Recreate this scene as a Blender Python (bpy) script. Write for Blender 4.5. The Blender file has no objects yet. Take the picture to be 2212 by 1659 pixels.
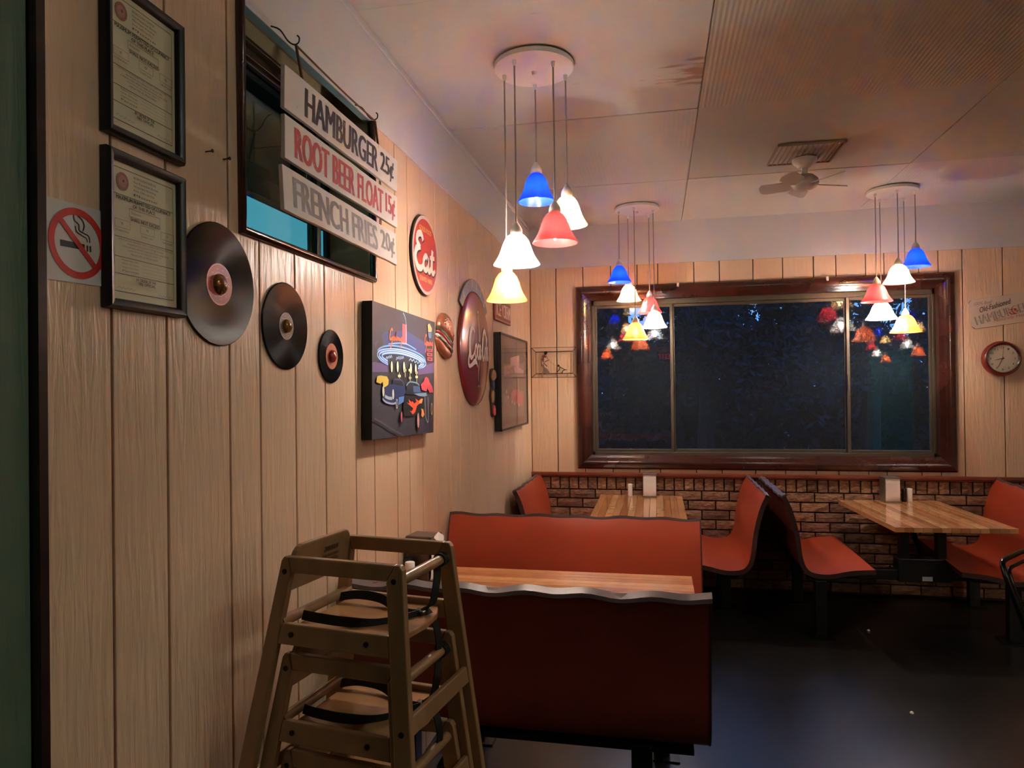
import bpy, bmesh, math, random
from mathutils import Vector, Matrix
random.seed(11)
PI = math.pi
scene = bpy.context.scene
C = scene.collection.objects

# ------------------------------------------------------------------ camera
YAW, PITCH, ROLL = 0.20354, 0.006767, -0.012391
fw = Vector((-math.sin(YAW)*math.cos(PITCH), math.cos(YAW)*math.cos(PITCH), math.sin(PITCH)))
r0 = Vector((math.cos(YAW), math.sin(YAW), 0)); u0 = r0.cross(fw)
rt = r0*math.cos(ROLL) + u0*math.sin(ROLL); up = -r0*math.sin(ROLL) + u0*math.cos(ROLL)
cd = bpy.data.cameras.new('camera'); cam = bpy.data.objects.new('camera', cd); C.link(cam)
cam.matrix_world = Matrix(((rt.x, up.x, -fw.x, 1.0615), (rt.y, up.y, -fw.y, 0.0), (rt.z, up.z, -fw.z, 1.66), (0, 0, 0, 1)))
cd.sensor_fit = 'HORIZONTAL'; cd.sensor_width = 36.0; cd.lens = 1509.2/2212*36; cd.clip_start = 0.02
scene.camera = cam

# ------------------------------------------------------------------ world (dusk sky), exposure
scene.view_settings.view_transform = 'Standard'; scene.view_settings.look = 'None'
scene.view_settings.gamma = 1.0; scene.view_settings.use_curve_mapping = False
scene.view_settings.exposure = 0.25
BULB = 680.0       # emission strength of the pendant bulbs
SKY = 1.6
FILL_STRIP = 12.0        # emission strength of the added, unseen fill strip
cy = scene.cycles
cy.max_bounces = 5; cy.diffuse_bounces = 3; cy.glossy_bounces = 3; cy.transmission_bounces = 3; cy.transparent_max_bounces = 7
cy.caustics_reflective = False; cy.caustics_refractive = False; cy.use_adaptive_sampling = True; cy.adaptive_threshold = 0.28; cy.adaptive_min_samples = 16
cy.sample_clamp_indirect = 25.0; cy.use_denoising = True
wd = bpy.data.worlds.new('dusk'); scene.world = wd; wd.use_nodes = True
nt = wd.node_tree; nt.nodes.clear()
wo = nt.nodes.new('ShaderNodeOutputWorld'); bg = nt.nodes.new('ShaderNodeBackground')
tc = nt.nodes.new('ShaderNodeTexCoord'); sx = nt.nodes.new('ShaderNodeSeparateXYZ'); cr = nt.nodes.new('ShaderNodeValToRGB')
nt.links.new(tc.outputs['Generated'], sx.inputs[0]); nt.links.new(sx.outputs['Z'], cr.inputs[0])
cr.color_ramp.elements[0].position = 0.0; cr.color_ramp.elements[0].color = (0.13, 0.34, 0.85, 1)
cr.color_ramp.elements[1].position = 0.9; cr.color_ramp.elements[1].color = (0.04, 0.10, 0.36, 1)
nt.links.new(cr.outputs[0], bg.inputs['Color']); bg.inputs['Strength'].default_value = SKY
nt.links.new(bg.outputs[0], wo.inputs['Surface'])

# ------------------------------------------------------------------ materials
def lin(c):
    return tuple((v/12.92 if v <= 0.04045 else ((v+0.055)/1.055)**2.4) for v in [x/255.0 for x in c[:3]]) + (1.0,)
MATS = {}
def mat(name, col, rough=0.5, metal=0.0, spec=0.5, vary=None, bump=None, coat=0.0, emit=0.0, spots=None):
    """col in 0-255; vary=(scale,(sx,sy,sz),col2); bump=(scale,(sx,sy,sz),strength,dist)"""
    if name in MATS: return MATS[name]
    m = bpy.data.materials.new(name); m.use_nodes = True; t = m.node_tree; b = t.nodes['Principled BSDF']
    b.inputs['Base Color'].default_value = lin(col); b.inputs['Roughness'].default_value = rough
    b.inputs['Metallic'].default_value = metal; b.inputs['Specular IOR Level'].default_value = spec
    b.inputs['Coat Weight'].default_value = coat; b.inputs['Coat Roughness'].default_value = 0.12
    if emit:
        b.inputs['Emission Color'].default_value = lin(col); b.inputs['Emission Strength'].default_value = emit
    m.diffuse_color = lin(col)
    geo = None
    def coords(s):
        nonlocal geo
        if geo is None: geo = t.nodes.new('ShaderNodeNewGeometry')
        mp = t.nodes.new('ShaderNodeMapping'); mp.inputs['Scale'].default_value = s
        t.links.new(geo.outputs['Position'], mp.inputs['Vector']); return mp.outputs[0]
    src = None
    if vary:
        n = t.nodes.new('ShaderNodeTexNoise'); n.inputs['Scale'].default_value = vary[0]; n.inputs['Detail'].default_value = 5
        t.links.new(coords(vary[1]), n.inputs['Vector'])
        r = t.nodes.new('ShaderNodeValToRGB'); r.color_ramp.elements[0].position = 0.35; r.color_ramp.elements[1].position = 0.68
        r.color_ramp.elements[0].color = lin(col); r.color_ramp.elements[1].color = lin(vary[2])
        t.links.new(n.outputs[0], r.inputs[0]); src = r.outputs[0]
    if spots:   # (scale, threshold, colour)
        n = t.nodes.new('ShaderNodeTexNoise'); n.inputs['Scale'].default_value = spots[0]; n.inputs['Detail'].default_value = 8
        t.links.new(coords((1, 1, 1)), n.inputs['Vector'])
        r = t.nodes.new('ShaderNodeValToRGB'); r.color_ramp.elements[0].position = spots[1]; r.color_ramp.elements[1].position = spots[1]+0.05
        t.links.new(n.outputs[0], r.inputs[0])
        mx = t.nodes.new('ShaderNodeMix'); mx.data_type = 'RGBA'; t.links.new(r.outputs[0], mx.inputs[0])
        if src: t.links.new(src, mx.inputs[6])
        else: mx.inputs[6].default_value = lin(col)
        mx.inputs[7].default_value = lin(spots[2]); src = mx.outputs[2]
    if src: t.links.new(src, b.inputs['Base Color'])
    if bump:
        n = t.nodes.new('ShaderNodeTexNoise'); n.inputs['Scale'].default_value = bump[0]; n.inputs['Detail'].default_value = 4
        n.inputs['Distortion'].default_value = 0.6
        t.links.new(coords(bump[1]), n.inputs['Vector'])
        bp = t.nodes.new('ShaderNodeBump'); bp.inputs['Strength'].default_value = bump[2]; bp.inputs['Distance'].default_value = bump[3]
        t.links.new(n.outputs[0], bp.inputs['Height']); t.links.new(bp.outputs[0], b.inputs['Normal'])
    MATS[name] = m; return m

def ribbed(name, col, pitch, strength, rough=0.6):
    m = mat(name, col, rough); t = m.node_tree; b = t.nodes['Principled BSDF']
    g = t.nodes.new('ShaderNodeNewGeometry'); w = t.nodes.new('ShaderNodeTexWave'); w.wave_type = 'BANDS'; w.bands_direction = 'X'
    w.inputs['Scale'].default_value = 1.0/pitch*0.314; w.inputs['Distortion'].default_value = 0.6; w.inputs['Detail'].default_value = 2
    t.links.new(g.outputs['Position'], w.inputs['Vector'])
    bp = t.nodes.new('ShaderNodeBump'); bp.inputs['Strength'].default_value = strength; bp.inputs['Distance'].default_value = 0.004
    t.links.new(w.outputs['Fac'], bp.inputs['Height']); t.links.new(bp.outputs[0], b.inputs['Normal'])
    return m

def shade_glass(name, col, thru=0.25):
    if name in MATS: return MATS[name]
    m = bpy.data.materials.new(name); m.use_nodes = True; t = m.node_tree; t.nodes.clear(); N = t.nodes.new; L = t.links.new
    o = N('ShaderNodeOutputMaterial'); c = col if len(col) == 4 else tuple(col)+(1,)
    tr = N('ShaderNodeBsdfTranslucent'); tr.inputs[0].default_value = c
    df = N('ShaderNodeBsdfDiffuse'); df.inputs[0].default_value = c
    tp = N('ShaderNodeBsdfTransparent'); tp.inputs[0].default_value = c
    gl = N('ShaderNodeBsdfGlossy'); gl.inputs['Roughness'].default_value = 0.25
    m1 = N('ShaderNodeMixShader'); m1.inputs[0].default_value = 0.35; L(tr.outputs[0], m1.inputs[1]); L(df.outputs[0], m1.inputs[2])
    m2 = N('ShaderNodeMixShader'); m2.inputs[0].default_value = thru; L(m1.outputs[0], m2.inputs[1]); L(tp.outputs[0], m2.inputs[2])
    m3 = N('ShaderNodeMixShader'); m3.inputs[0].default_value = 0.05; L(m2.outputs[0], m3.inputs[1]); L(gl.outputs[0], m3.inputs[2])
    L(m3.outputs[0], o.inputs[0]); m.diffuse_color = c; MATS[name] = m; return m

def pane_glass(name, tint=(1, 1, 1), ior=1.5, rough=0.0, film=0.0):
    if name in MATS: return MATS[name]
    m = bpy.data.materials.new(name); m.use_nodes = True; t = m.node_tree; t.nodes.clear(); N = t.nodes.new; L = t.links.new
    o = N('ShaderNodeOutputMaterial'); tp = N('ShaderNodeBsdfTransparent'); tp.inputs[0].default_value = tuple(tint)+(1,)
    gl = N('ShaderNodeBsdfGlossy'); gl.inputs['Roughness'].default_value = rough
    f = N('ShaderNodeFresnel'); f.inputs[0].default_value = ior
    g = N('ShaderNodeNewGeometry'); ma = N('ShaderNodeMath'); ma.operation = 'MULTIPLY_ADD'   # the same fresnel on both faces of the thin pane
    ma.inputs[1].default_value = 1/ior-ior; ma.inputs[2].default_value = ior; L(g.outputs['Backfacing'], ma.inputs[0]); L(ma.outputs[0], f.inputs[0])
    ms = N('ShaderNodeMixShader'); L(f.outputs[0], ms.inputs[0]); L(tp.outputs[0], ms.inputs[1]); L(gl.outputs[0], ms.inputs[2])
    if film:     # thin film of dust and smears on the pane
        df = N('ShaderNodeBsdfDiffuse'); df.inputs[0].default_value = (.55,.68,.9,1); m2 = N('ShaderNodeMixShader'); m2.inputs[0].default_value = film
        L(ms.outputs[0], m2.inputs[1]); L(df.outputs[0], m2.inputs[2]); L(m2.outputs[0], o.inputs[0])
    else: L(ms.outputs[0], o.inputs[0])
    MATS[name] = m; return m

# ------------------------------------------------------------------ mesh builder
class MB:
    def __init__(s): s.v = []; s.f = []; s.m = []
    def add(s, vs, fs, m=0):
        o = len(s.v); s.v += [tuple(p) for p in vs]; s.f += [tuple(i+o for i in q) for q in fs]; s.m += [m]*len(fs); return s
    def box(s, x0, x1, y0, y1, z0, z1, m=0):
        return s.add([(x0,y0,z0),(x1,y0,z0),(x1,y1,z0),(x0,y1,z0),(x0,y0,z1),(x1,y0,z1),(x1,y1,z1),(x0,y1,z1)],
                     [(0,3,2,1),(4,5,6,7),(0,1,5,4),(1,2,6,5),(2,3,7,6),(3,0,4,7)], m)
    def bar(s, a, b, w, h, upv=(0,0,1), m=0):
        a = Vector(a); b = Vector(b); d = (b-a).normalized(); u = Vector(upv); sd = d.cross(u).normalized(); u = sd.cross(d)
        vs = [p + sd*i*w/2 + u*j*h/2 for p in (a, b) for i, j in ((-1,-1),(1,-1),(1,1),(-1,1))]
        return s.add(vs, [(0,1,2,3),(7,6,5,4),(0,4,5,1),(1,5,6,2),(2,6,7,3),(3,7,4,0)], m)
    def ext(s, poly, d0, d1, fn, m=0):
        n = len(poly); vs = [fn(u, v, d0) for u, v in poly] + [fn(u, v, d1) for u, v in poly]
        fs = [tuple(range(n-1, -1, -1)), tuple(range(n, 2*n))] + [(i, (i+1) % n, n+(i+1) % n, n+i) for i in range(n)]
        return s.add(vs, fs, m)
    def cyl(s, a, b, ra, rb=None, n=14, caps=True, m=0):
        rb = ra if rb is None else rb; a = Vector(a); b = Vector(b); d = (b-a).normalized()
        x = d.orthogonal().normalized(); y = d.cross(x)
        vs = [p + (x*math.cos(2*PI*i/n) + y*math.sin(2*PI*i/n))*r for p, r in ((a, ra), (b, rb)) for i in range(n)]
        fs = [(i, (i+1) % n, n+(i+1) % n, n+i) for i in range(n)]
        if caps: fs += [tuple(range(n-1, -1, -1)), tuple(range(n, 2*n))]
        return s.add(vs, fs, m)
    def tube(s, pts, r, n=8, closed=False, m=0, caps=True):
        pts = [Vector(p) for p in pts]; k = len(pts); vs = []; prev = None
        for i, p in enumerate(pts):
            if closed: d = pts[(i+1) % k] - pts[i-1]
            else: d = pts[min(i+1, k-1)] - pts[max(i-1, 0)]
            d.normalize()
            if prev is None: x = d.orthogonal().normalized()
            else: x = (prev - d*prev.dot(d)).normalized()
            prev = x; y = d.cross(x); rr = r[i] if isinstance(r, (list, tuple)) else r
            vs += [p + (x*math.cos(2*PI*j/n) + y*math.sin(2*PI*j/n))*rr for j in range(n)]
        fs = []
        for i in range(k if closed else k-1):
            a = i*n; b = ((i+1) % k)*n
            fs += [(a+j, a+(j+1) % n, b+(j+1) % n, b+j) for j in range(n)]
        if caps and not closed: fs += [tuple(range(n-1, -1, -1)), tuple(range((k-1)*n, k*n))]
        return s.add(vs, fs, m)
    def lathe(s, prof, n=24, c=(0,0,0), axis='Z', m=0, close=False):
        vs = []; k = len(prof)
        for r, z in prof:
            for i in range(n):
                a = 2*PI*i/n; x, y = r*math.cos(a), r*math.sin(a)
                if axis == 'Z': q = (x, y, z)
                elif axis == 'Y': q = (x, z, y)
                else: q = (z, x, y)
                vs.append((c[0]+q[0], c[1]+q[1], c[2]+q[2]))
        fs = [(j*n+i, j*n+(i+1) % n, (j+1)*n+(i+1) % n, (j+1)*n+i) for j in range(k-1) for i in range(n)]
        if close: fs += [((k-1)*n+i, (k-1)*n+(i+1) % n, (i+1) % n, i) for i in range(n)]
        else:
            if prof[0][0] > 1e-6: fs.append(tuple(range(n-1, -1, -1)))
            if prof[-1][0] > 1e-6: fs.append(tuple(range((k-1)*n, k*n)))
        return s.add(vs, fs, m)
    def ribbon(s, pts, wv, th=0.0015, m=0):     # webbing: pts with half-width vector
        pts = [Vector(p) for p in pts]; k = len(pts); vs = []
        for i, p in enumerate(pts):
            w = Vector(wv[i] if isinstance(wv, list) else wv); d = (pts[min(i+1, k-1)]-pts[max(i-1, 0)]).normalized()
            nn = d.cross(w).normalized()*th
            vs += [p-w-nn, p+w-nn, p+w+nn, p-w+nn]
        fs = [(i*4+j, i*4+(j+1) % 4, i*4+4+(j+1) % 4, i*4+4+j) for i in range(k-1) for j in range(4)]
        fs += [(3,2,1,0), tuple(range((k-1)*4, k*4))]
        return s.add(vs, fs, m)
    def build(s, name, mats, parent=None, smooth=None, bevel=0.0, fix=True):
        me = bpy.data.meshes.new(name); me.from_pydata(s.v, [], s.f)
        ms = mats if isinstance(mats, (list, tuple)) else [mats]
        for q in ms: me.materials.append(q)
        if len(ms) > 1: me.polygons.foreach_set('material_index', s.m)
        if fix:
            bm = bmesh.new(); bm.from_mesh(me); bmesh.ops.recalc_face_normals(bm, faces=bm.faces); bm.to_mesh(me); bm.free()
        if smooth is not None:
            me.polygons.foreach_set('use_smooth', [True]*len(me.polygons)); me.set_sharp_from_angle(angle=math.radians(smooth))
        me.update()
        o = bpy.data.objects.new(name, me); C.link(o)
        if parent: o.parent = parent
        if bevel:
            b = o.modifiers.new('bevel', 'BEVEL'); b.width = bevel; b.segments = 2; b.limit_method = 'ANGLE'
        return o
def thing(name, label, cat, loc=(0,0,0), rz=0, group=None):
    o = bpy.data.objects.new(name, None); C.link(o); o.location = loc; o.rotation_euler = (0, 0, math.radians(rz))
    o.empty_display_size = 0.05
    return tag(o, label, cat, group)
def tag(o, label, cat, group=None):
    o['label'] = label; o['category'] = cat
    if group: o['group'] = group
    return o
def struct(o, label=None, cat=None):
    o['kind'] = 'structure'
    if label: o['label'] = label
    if cat: o['category'] = cat
    return o
def copy_tree(o, parent=None):
    c = o.copy(); C.link(c); c.parent = parent
    for ch in list(o.children): copy_tree(ch, c)
    return c
def spline(pts, k=6, closed=False):
    n = len(pts); out = []; rng = n if closed else n-1
    for i in range(rng):
        if closed: p = [pts[(i+j-1) % n] for j in range(4)]
        else: p = [pts[max(i-1, 0)], pts[i], pts[i+1], pts[min(i+2, n-1)]]
        for s in range(k):
            t = s/k
            out.append(tuple(0.5*((2*b) + (-a+c)*t + (2*a-5*b+4*c-d)*t*t + (-a+3*b-3*c+d)*t**3) for a, b, c, d in zip(*p)))
    if not closed: out.append(tuple(pts[-1]))
    return out

# ------------------------------------------------------------------ flat print helpers
_tx = {}; _tw = {}
def text_geo(s, bold=0.0):
    if (s, bold) in _tx: return _tx[(s, bold)]
    cu = bpy.data.curves.new('t', 'FONT'); cu.body = s; cu.offset = bold; cu.resolution_u = 3; cu.fill_mode = 'FRONT'
    ob = bpy.data.objects.new('t', cu); C.link(ob)
    dg = bpy.context.evaluated_depsgraph_get(); me = bpy.data.meshes.new_from_object(ob.evaluated_get(dg))
    vs = [(v.co.x, v.co.y) for v in me.vertices]; fs = [tuple(q.vertices) for q in me.polygons]
    bpy.data.objects.remove(ob); bpy.data.curves.remove(cu); bpy.data.meshes.remove(me)
    if vs:
        x0 = min(v[0] for v in vs); x1 = max(v[0] for v in vs); y0 = min(v[1] for v in vs); y1 = max(v[1] for v in vs)
        _tw[s] = x1-x0
        vs = [((a-x0)/max(x1-x0, 1e-6), (b-y0)/max(y1-y0, 1e-6)) for a, b in vs]
    _tx[(s, bold)] = (vs, fs); return vs, fs
class Art:
    """flat print, local X right, Z up, Y into the wall; later shapes lie on top of earlier ones"""
    def __init__(s, d0=0.0, step=0.00012): s.mb = MB(); s.d = d0; s.step = step; s.mats = []; s.rough = 0.5
    def mi(s, col):
        if not isinstance(col, bpy.types.Material): col = mat('print_%d_%d_%d' % tuple(col), col, 0.45)
        if col not in s.mats: s.mats.append(col)
        return s.mats.index(col)
    def put(s, vs, fs, col, same=False):
        if not same: s.d += s.step
        s.mb.add([(x, -s.d, z) for x, z in vs], fs, s.mi(col)); return s
    def poly(s, pts, col): return s.put(pts, [tuple(range(len(pts)))], col)
    def rect(s, x0, z0, x1, z1, col): return s.poly([(x0,z0),(x1,z0),(x1,z1),(x0,z1)], col)
    def frame(s, x0, z0, x1, z1, w, col):
        s.rect(x0, z0, x1, z0+w, col); s.put([(x0,z1-w),(x1,z1-w),(x1,z1),(x0,z1)], [(0,1,2,3)], col, True)
        s.put([(x0,z0),(x0+w,z0),(x0+w,z1),(x0,z1)], [(0,1,2,3)], col, True); return s.put([(x1-w,z0),(x1,z0),(x1,z1),(x1-w,z1)], [(0,1,2,3)], col, True)
    def disc(s, x, z, rx, rz, col, n=32, a0=0, a1=2*PI, rot=0):
        P = []
        for i in range(n):
            a = a0+(a1-a0)*i/(n if a1-a0 > 6.28 else n-1); px, pz = rx*math.cos(a), rz*math.sin(a)
            P.append((x+px*math.cos(rot)-pz*math.sin(rot), z+px*math.sin(rot)+pz*math.cos(rot)))
        return s.poly(P, col)
    def ring(s, x, z, r0, r1, col, n=48):
        vs = [(x+r*math.cos(2*PI*i/n), z+r*math.sin(2*PI*i/n)) for r in (r0, r1) for i in range(n)]
        return s.put(vs, [(i, (i+1) % n, n+(i+1) % n, n+i) for i in range(n)], col)
    def stroke(s, pts, w, col, k=5, smooth=True):
        P = spline(pts, k) if smooth and len(pts) > 2 else pts; n = len(P); vs = []
        for i, p in enumerate(P):
            a = P[max(i-1, 0)]; b = P[min(i+1, n-1)]; dx, dz = b[0]-a[0], b[1]-a[1]; l = math.hypot(dx, dz) or 1
            t = i/(n-1)*(len(w)-1) if isinstance(w, (list, tuple)) else 0
            ww = (w[int(t)]*(1-t+int(t)) + w[min(int(t)+1, len(w)-1)]*(t-int(t))) if isinstance(w, (list, tuple)) else w
            vs += [(p[0]-dz/l*ww/2, p[1]+dx/l*ww/2), (p[0]+dz/l*ww/2, p[1]-dx/l*ww/2)]
        return s.put(vs, [(2*i, 2*i+1, 2*i+3, 2*i+2) for i in range(n-1)], col)
    def text(s, t, x, z, w, h, col, bold=0.0, rot=0.0, shear=0.0):
        vs, fs = text_geo(t); c, sn = math.cos(rot), math.sin(rot)
        if not vs: return s
        for k, dx in enumerate((0,) if not bold else (-bold*h*1.6, 0, bold*h*1.6)):      # heavier weight by overprinting
            s.put([(x + (a*w+dx+shear*b*h)*c - b*h*sn, z + (a*w+dx+shear*b*h)*sn + b*h*c) for a, b in vs], fs, col)
        return s
    def warp(s, fn): s.mb.v = [fn(*p) for p in s.mb.v]; return s
    def build(s, name, parent): return s.mb.build(name, s.mats, parent, fix=False)
def words(parent, txt, d, x, z, w, h, col, bold=0.0):     # one part for each word of a line
    text_geo(txt); ws = txt.split(' '); [text_geo(q) for q in ws]
    tot = _tw[txt]; gap = (tot-sum(_tw[q] for q in ws))/max(len(ws)-1, 1); cx_ = 0.0
    for q in ws:
        A = Art(d); A.text(q, x+cx_/tot*w, z, _tw[q]/tot*w, h, col, bold); A.build('lettering', parent); cx_ += _tw[q]+gap
COCA = [  # flowing script word, strokes in a 10 x 5 box (with tail)
 ([(2.55,3.25),(2.1,3.75),(1.3,3.5),(0.7,2.4),(0.55,1.1),(1.0,0.15),(1.8,0.3),(2.6,1.1)], [.1,.3,.45,.5,.45,.3,.15]),
 ([(0.6,0.9),(0.15,-0.2),(0.4,-0.9),(1.4,-0.75),(2.4,-0.35),(3.3,-0.45),(3.9,-1.0)], [.15,.35,.3,.35,.5,.3,.08]),
 ([(3.1,1.8),(2.75,1.5),(2.6,0.7),(2.9,0.05),(3.3,0.4),(3.45,1.2),(3.1,1.8),(3.6,1.3)], .24),
 ([(4.35,1.55),(4.1,1.8),(3.8,1.2),(3.75,0.4),(4.05,0.05),(4.5,0.6)], .24),
 ([(5.15,1.6),(4.85,1.75),(4.6,1.0),(4.65,0.15),(4.95,0.3),(5.2,1.7),(5.1,0.4),(5.3,0.05),(5.6,0.6)], .22),
 ([(5.5,1.15),(6.1,1.3)], .2),
 ([(7.8,3.2),(7.3,3.7),(6.7,3.1),(6.2,1.9),(6.1,0.7),(6.5,0.05),(7.1,0.4),(7.5,1.1)], [.12,.3,.45,.5,.45,.3,.15]),
 ([(6.9,3.4),(7.6,3.9),(8.3,3.5),(8.9,2.6),(9.5,3.0)], [.12,.25,.35,.25,.08]),
 ([(7.9,1.7),(7.55,1.3),(7.5,0.5),(7.8,0.05),(8.15,0.5),(8.2,1.2),(7.9,1.7)], .24),
 ([(8.4,0.9),(8.75,2.2),(8.95,3.0),(8.7,2.9),(8.6,1.2),(8.75,0.1),(9.1,0.5)], .22),
 ([(9.6,1.6),(9.3,1.7),(9.1,0.9),(9.2,0.1),(9.5,0.4),(9.75,1.7),(9.65,0.4),(9.85,0.05),(10.1,0.6)], .22)]
EAT = [([(1.05,2.55),(0.75,3.05),(0.25,2.85),(0.12,2.25),(0.6,1.85)], [.35,.4,.42,.4,.3]),
 ([(0.62,1.87),(0.05,1.6),(-0.18,0.85),(0.15,0.12),(0.7,0.1),(1.1,0.6)], [.3,.42,.45,.45,.4,.25]),
 ([(1.75,1.1),(1.45,1.35),(1.1,0.9),(1.12,0.25),(1.45,0.1),(1.75,0.6),(1.82,1.3),(1.8,0.4),(1.98,0.08),(2.25,0.45)], .36),
 ([(2.55,2.15),(2.42,1.2),(2.4,0.4),(2.6,0.08),(2.95,0.45)], [.4,.4,.38,.34,.2]), ([(2.1,1.38),(2.85,1.5)], .28)]
GALAXY = [([(1.0,2.7),(0.75,3.1),(0.3,2.4),(0.1,1.3),(0.35,0.8),(0.8,1.3),(0.95,1.7),(0.75,0.4),(0.5,-0.6),(0.2,-0.8)], .24),
 ([(1.45,1.4),(1.2,1.5),(1.1,0.9),(1.35,0.8),(1.55,1.5),(1.6,0.8),(1.85,1.6),(2.0,2.6),(1.9,1.2),(2.05,0.8),(2.3,1.4),(2.55,1.5),(2.35,0.8),(2.7,1.5),(2.75,0.85)], .2),
 ([(2.85,1.5),(3.2,0.85)], .2), ([(3.2,1.5),(2.85,0.8)], .2), ([(3.35,1.5),(3.4,0.9),(3.75,1.7),(3.6,0.4),(3.3,-0.6)], .22)]
def script(art, strokes, x, z, w, h, col, wid=1.0, bx=(0, 10), bz=(-1, 4)):
    sx_ = w/(bx[1]-bx[0]); sz_ = h/(bz[1]-bz[0]); k = (abs(sx_)+abs(sz_))/2*wid
    for pts, ww in strokes:
        art.stroke([(x+(a-bx[0])*sx_, z+(b-bz[0])*sz_) for a, b in pts], [q*k for q in ww] if isinstance(ww, list) else ww*k, col, 6)
def squiggle(art, x0, z0, x1, z1, amp, w, col, n=9):
    art.stroke([(x0+(x1-x0)*i/n, z0+(z1-z0)*i/n + amp*(1 if i % 2 else -1)*random.uniform(.5, 1)) for i in range(n+1)], w, col, 3)
# ------------------------------------------------------------------ the room shell
D = 5.964; CEIL = 3.041; WT = 2.692; RX = 6.6; FY = -4.2     # back wall, ceiling, top of panelling, right wall, front wall
m_panel = mat('cream_painted_panel', (218,187,157), 0.32, vary=(3.0, (1,1,.25), (212,180,150)), bump=(7.0, (7,7,.7), 0.5, 0.008))
m_groove = mat('panel_groove', (150,118,78), 0.7)
m_soffit = mat('white_painted_soffit', (206,204,206), 0.55, vary=(1.6, (1,1,1), (199,197,199)))
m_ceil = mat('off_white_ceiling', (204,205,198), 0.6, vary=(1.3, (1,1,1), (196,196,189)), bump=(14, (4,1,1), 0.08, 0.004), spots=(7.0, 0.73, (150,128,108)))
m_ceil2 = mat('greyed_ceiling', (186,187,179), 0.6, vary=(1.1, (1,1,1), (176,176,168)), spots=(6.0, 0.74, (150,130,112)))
m_rib = ribbed('ribbed_ceiling_board', (186,182,170), 0.020, 0.3)
m_rib2 = ribbed('fine_ribbed_ceiling_board', (198,195,188), 0.024, 0.10)
m_stain = mat('water_stained_ceiling', (204,205,198), 0.6, vary=(1.3, (1,1,1), (196,196,189)), bump=(14, (4,1,1), 0.08, 0.004))
def stain(m, px, py):      # brown water marks at the board's edge
    t = m.node_tree; N = t.nodes.new; L = t.links.new; b = t.nodes['Principled BSDF']; old = b.inputs['Base Color'].links[0].from_socket
    g = N('ShaderNodeNewGeometry'); n = N('ShaderNodeTexNoise'); n.inputs['Scale'].default_value = 9; n.inputs['Detail'].default_value = 8
    mp = N('ShaderNodeMapping'); mp.inputs['Scale'].default_value = (.8, 3.5, 1); L(g.outputs['Position'], mp.inputs[0]); L(mp.outputs[0], n.inputs['Vector'])
    d = N('ShaderNodeVectorMath'); d.operation = 'DISTANCE'; d.inputs[1].default_value = (px, py, CEIL); L(g.outputs['Position'], d.inputs[0])
    mr = N('ShaderNodeMapRange'); mr.inputs[1].default_value = .24; mr.inputs[2].default_value = .02; mr.inputs[3].default_value = 0; mr.inputs[4].default_value = .34; L(d.outputs['Value'], mr.inputs[0])
    ad = N('ShaderNodeMath'); L(mr.outputs[0], ad.inputs[0]); L(n.outputs[0], ad.inputs[1])
    cr_ = N('ShaderNodeValToRGB'); cr_.color_ramp.elements[0].position = .70; cr_.color_ramp.elements[1].position = .82; L(ad.outputs[0], cr_.inputs[0])
    mx = N('ShaderNodeMix'); mx.data_type = 'RGBA'; L(cr_.outputs[0], mx.inputs[0]); L(old, mx.inputs[6]); mx.inputs[7].default_value = lin((164,136,116)); L(mx.outputs[2], b.inputs['Base Color'])
stain(m_stain, 1.27, 3.15)
m_brick_a = mat('brown_brick', (152,112,86), 0.85, vary=(22, (1,1,2.2), (108,78,60)), bump=(60, (.6,1,2), 0.9, 0.01))
m_brick_b = mat('tan_brick', (164,124,96), 0.85, vary=(22, (1,1,2.2), (124,90,68)), bump=(60, (.6,1,2), 0.9, 0.01))
m_brick_c = mat('dark_brick', (134,96,74), 0.85, vary=(22, (1,1,2.2), (96,68,54)), bump=(60, (.6,1,2), 0.9, 0.01))
m_mortar = mat('dark_mortar', (78,63,51), 0.95)
m_cherry = mat('dark_cherry_wood', (66,29,22), 0.22, vary=(5, (1,1,1), (48,20,16)), bump=(30, (1,4,4), 0.06, 0.003), coat=0.4)
m_railwood = mat('red_brown_rail', (128,62,42), 0.35, vary=(6, (1,4,4), (108,50,34)))
m_alu = mat('bronze_aluminium', (92,82,70), 0.4, metal=0.6)
m_black = mat('black_paint', (16,15,15), 0.45)
m_floor = mat('dark_floor', (19,18,17), 0.28, vary=(2.2, (1,1,1), (27,24,21)), bump=(24, (1,1,1), 0.05, 0.003), spec=0.6)
m_green = mat('dark_green_paint', (84,108,88), 0.5, vary=(4, (6,6,.6), (96,116,98)), bump=(8, (6,6,.5), 0.4, 0.01))
m_olive = mat('olive_cream_paint', (176,158,122), 0.7)
m_teal = mat('pale_teal_paint', (120,150,158), 0.4)
m_darkwood = mat('black_brown_trim', (34,16,15), 0.35)

f = MB(); f.box(-0.2, RX, FY, D+0.2, -0.1, 0.0); struct(f.build('floor', m_floor))
# ceiling: backing slab with real boards under it
f = MB(); f.box(-0.2, RX, FY, D+0.2, CEIL+0.012, CEIL+0.1); ceiling = struct(f.build('ceiling', m_ceil2))
xs = [0.0, 1.285, 2.64, 3.86, 5.08, RX]; ys = [FY, -2.5, -1.29, -0.07, 1.15, 2.37, 3.585, 4.79, D]
for i in range(5):
    for j in range(8):
        b = MB(); g = 0.0025
        b.box(xs[i]+(g if i else 0), xs[i+1]-g, ys[j]+g, ys[j+1]-g, CEIL + (0.003 if (i*3+j) % 4 == 1 else 0.0), CEIL+0.014)
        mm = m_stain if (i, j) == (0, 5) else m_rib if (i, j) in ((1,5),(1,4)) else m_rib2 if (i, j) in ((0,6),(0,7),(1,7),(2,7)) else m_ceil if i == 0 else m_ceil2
        b.build('ceiling_board', mm, ceiling, bevel=0.002)

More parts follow.
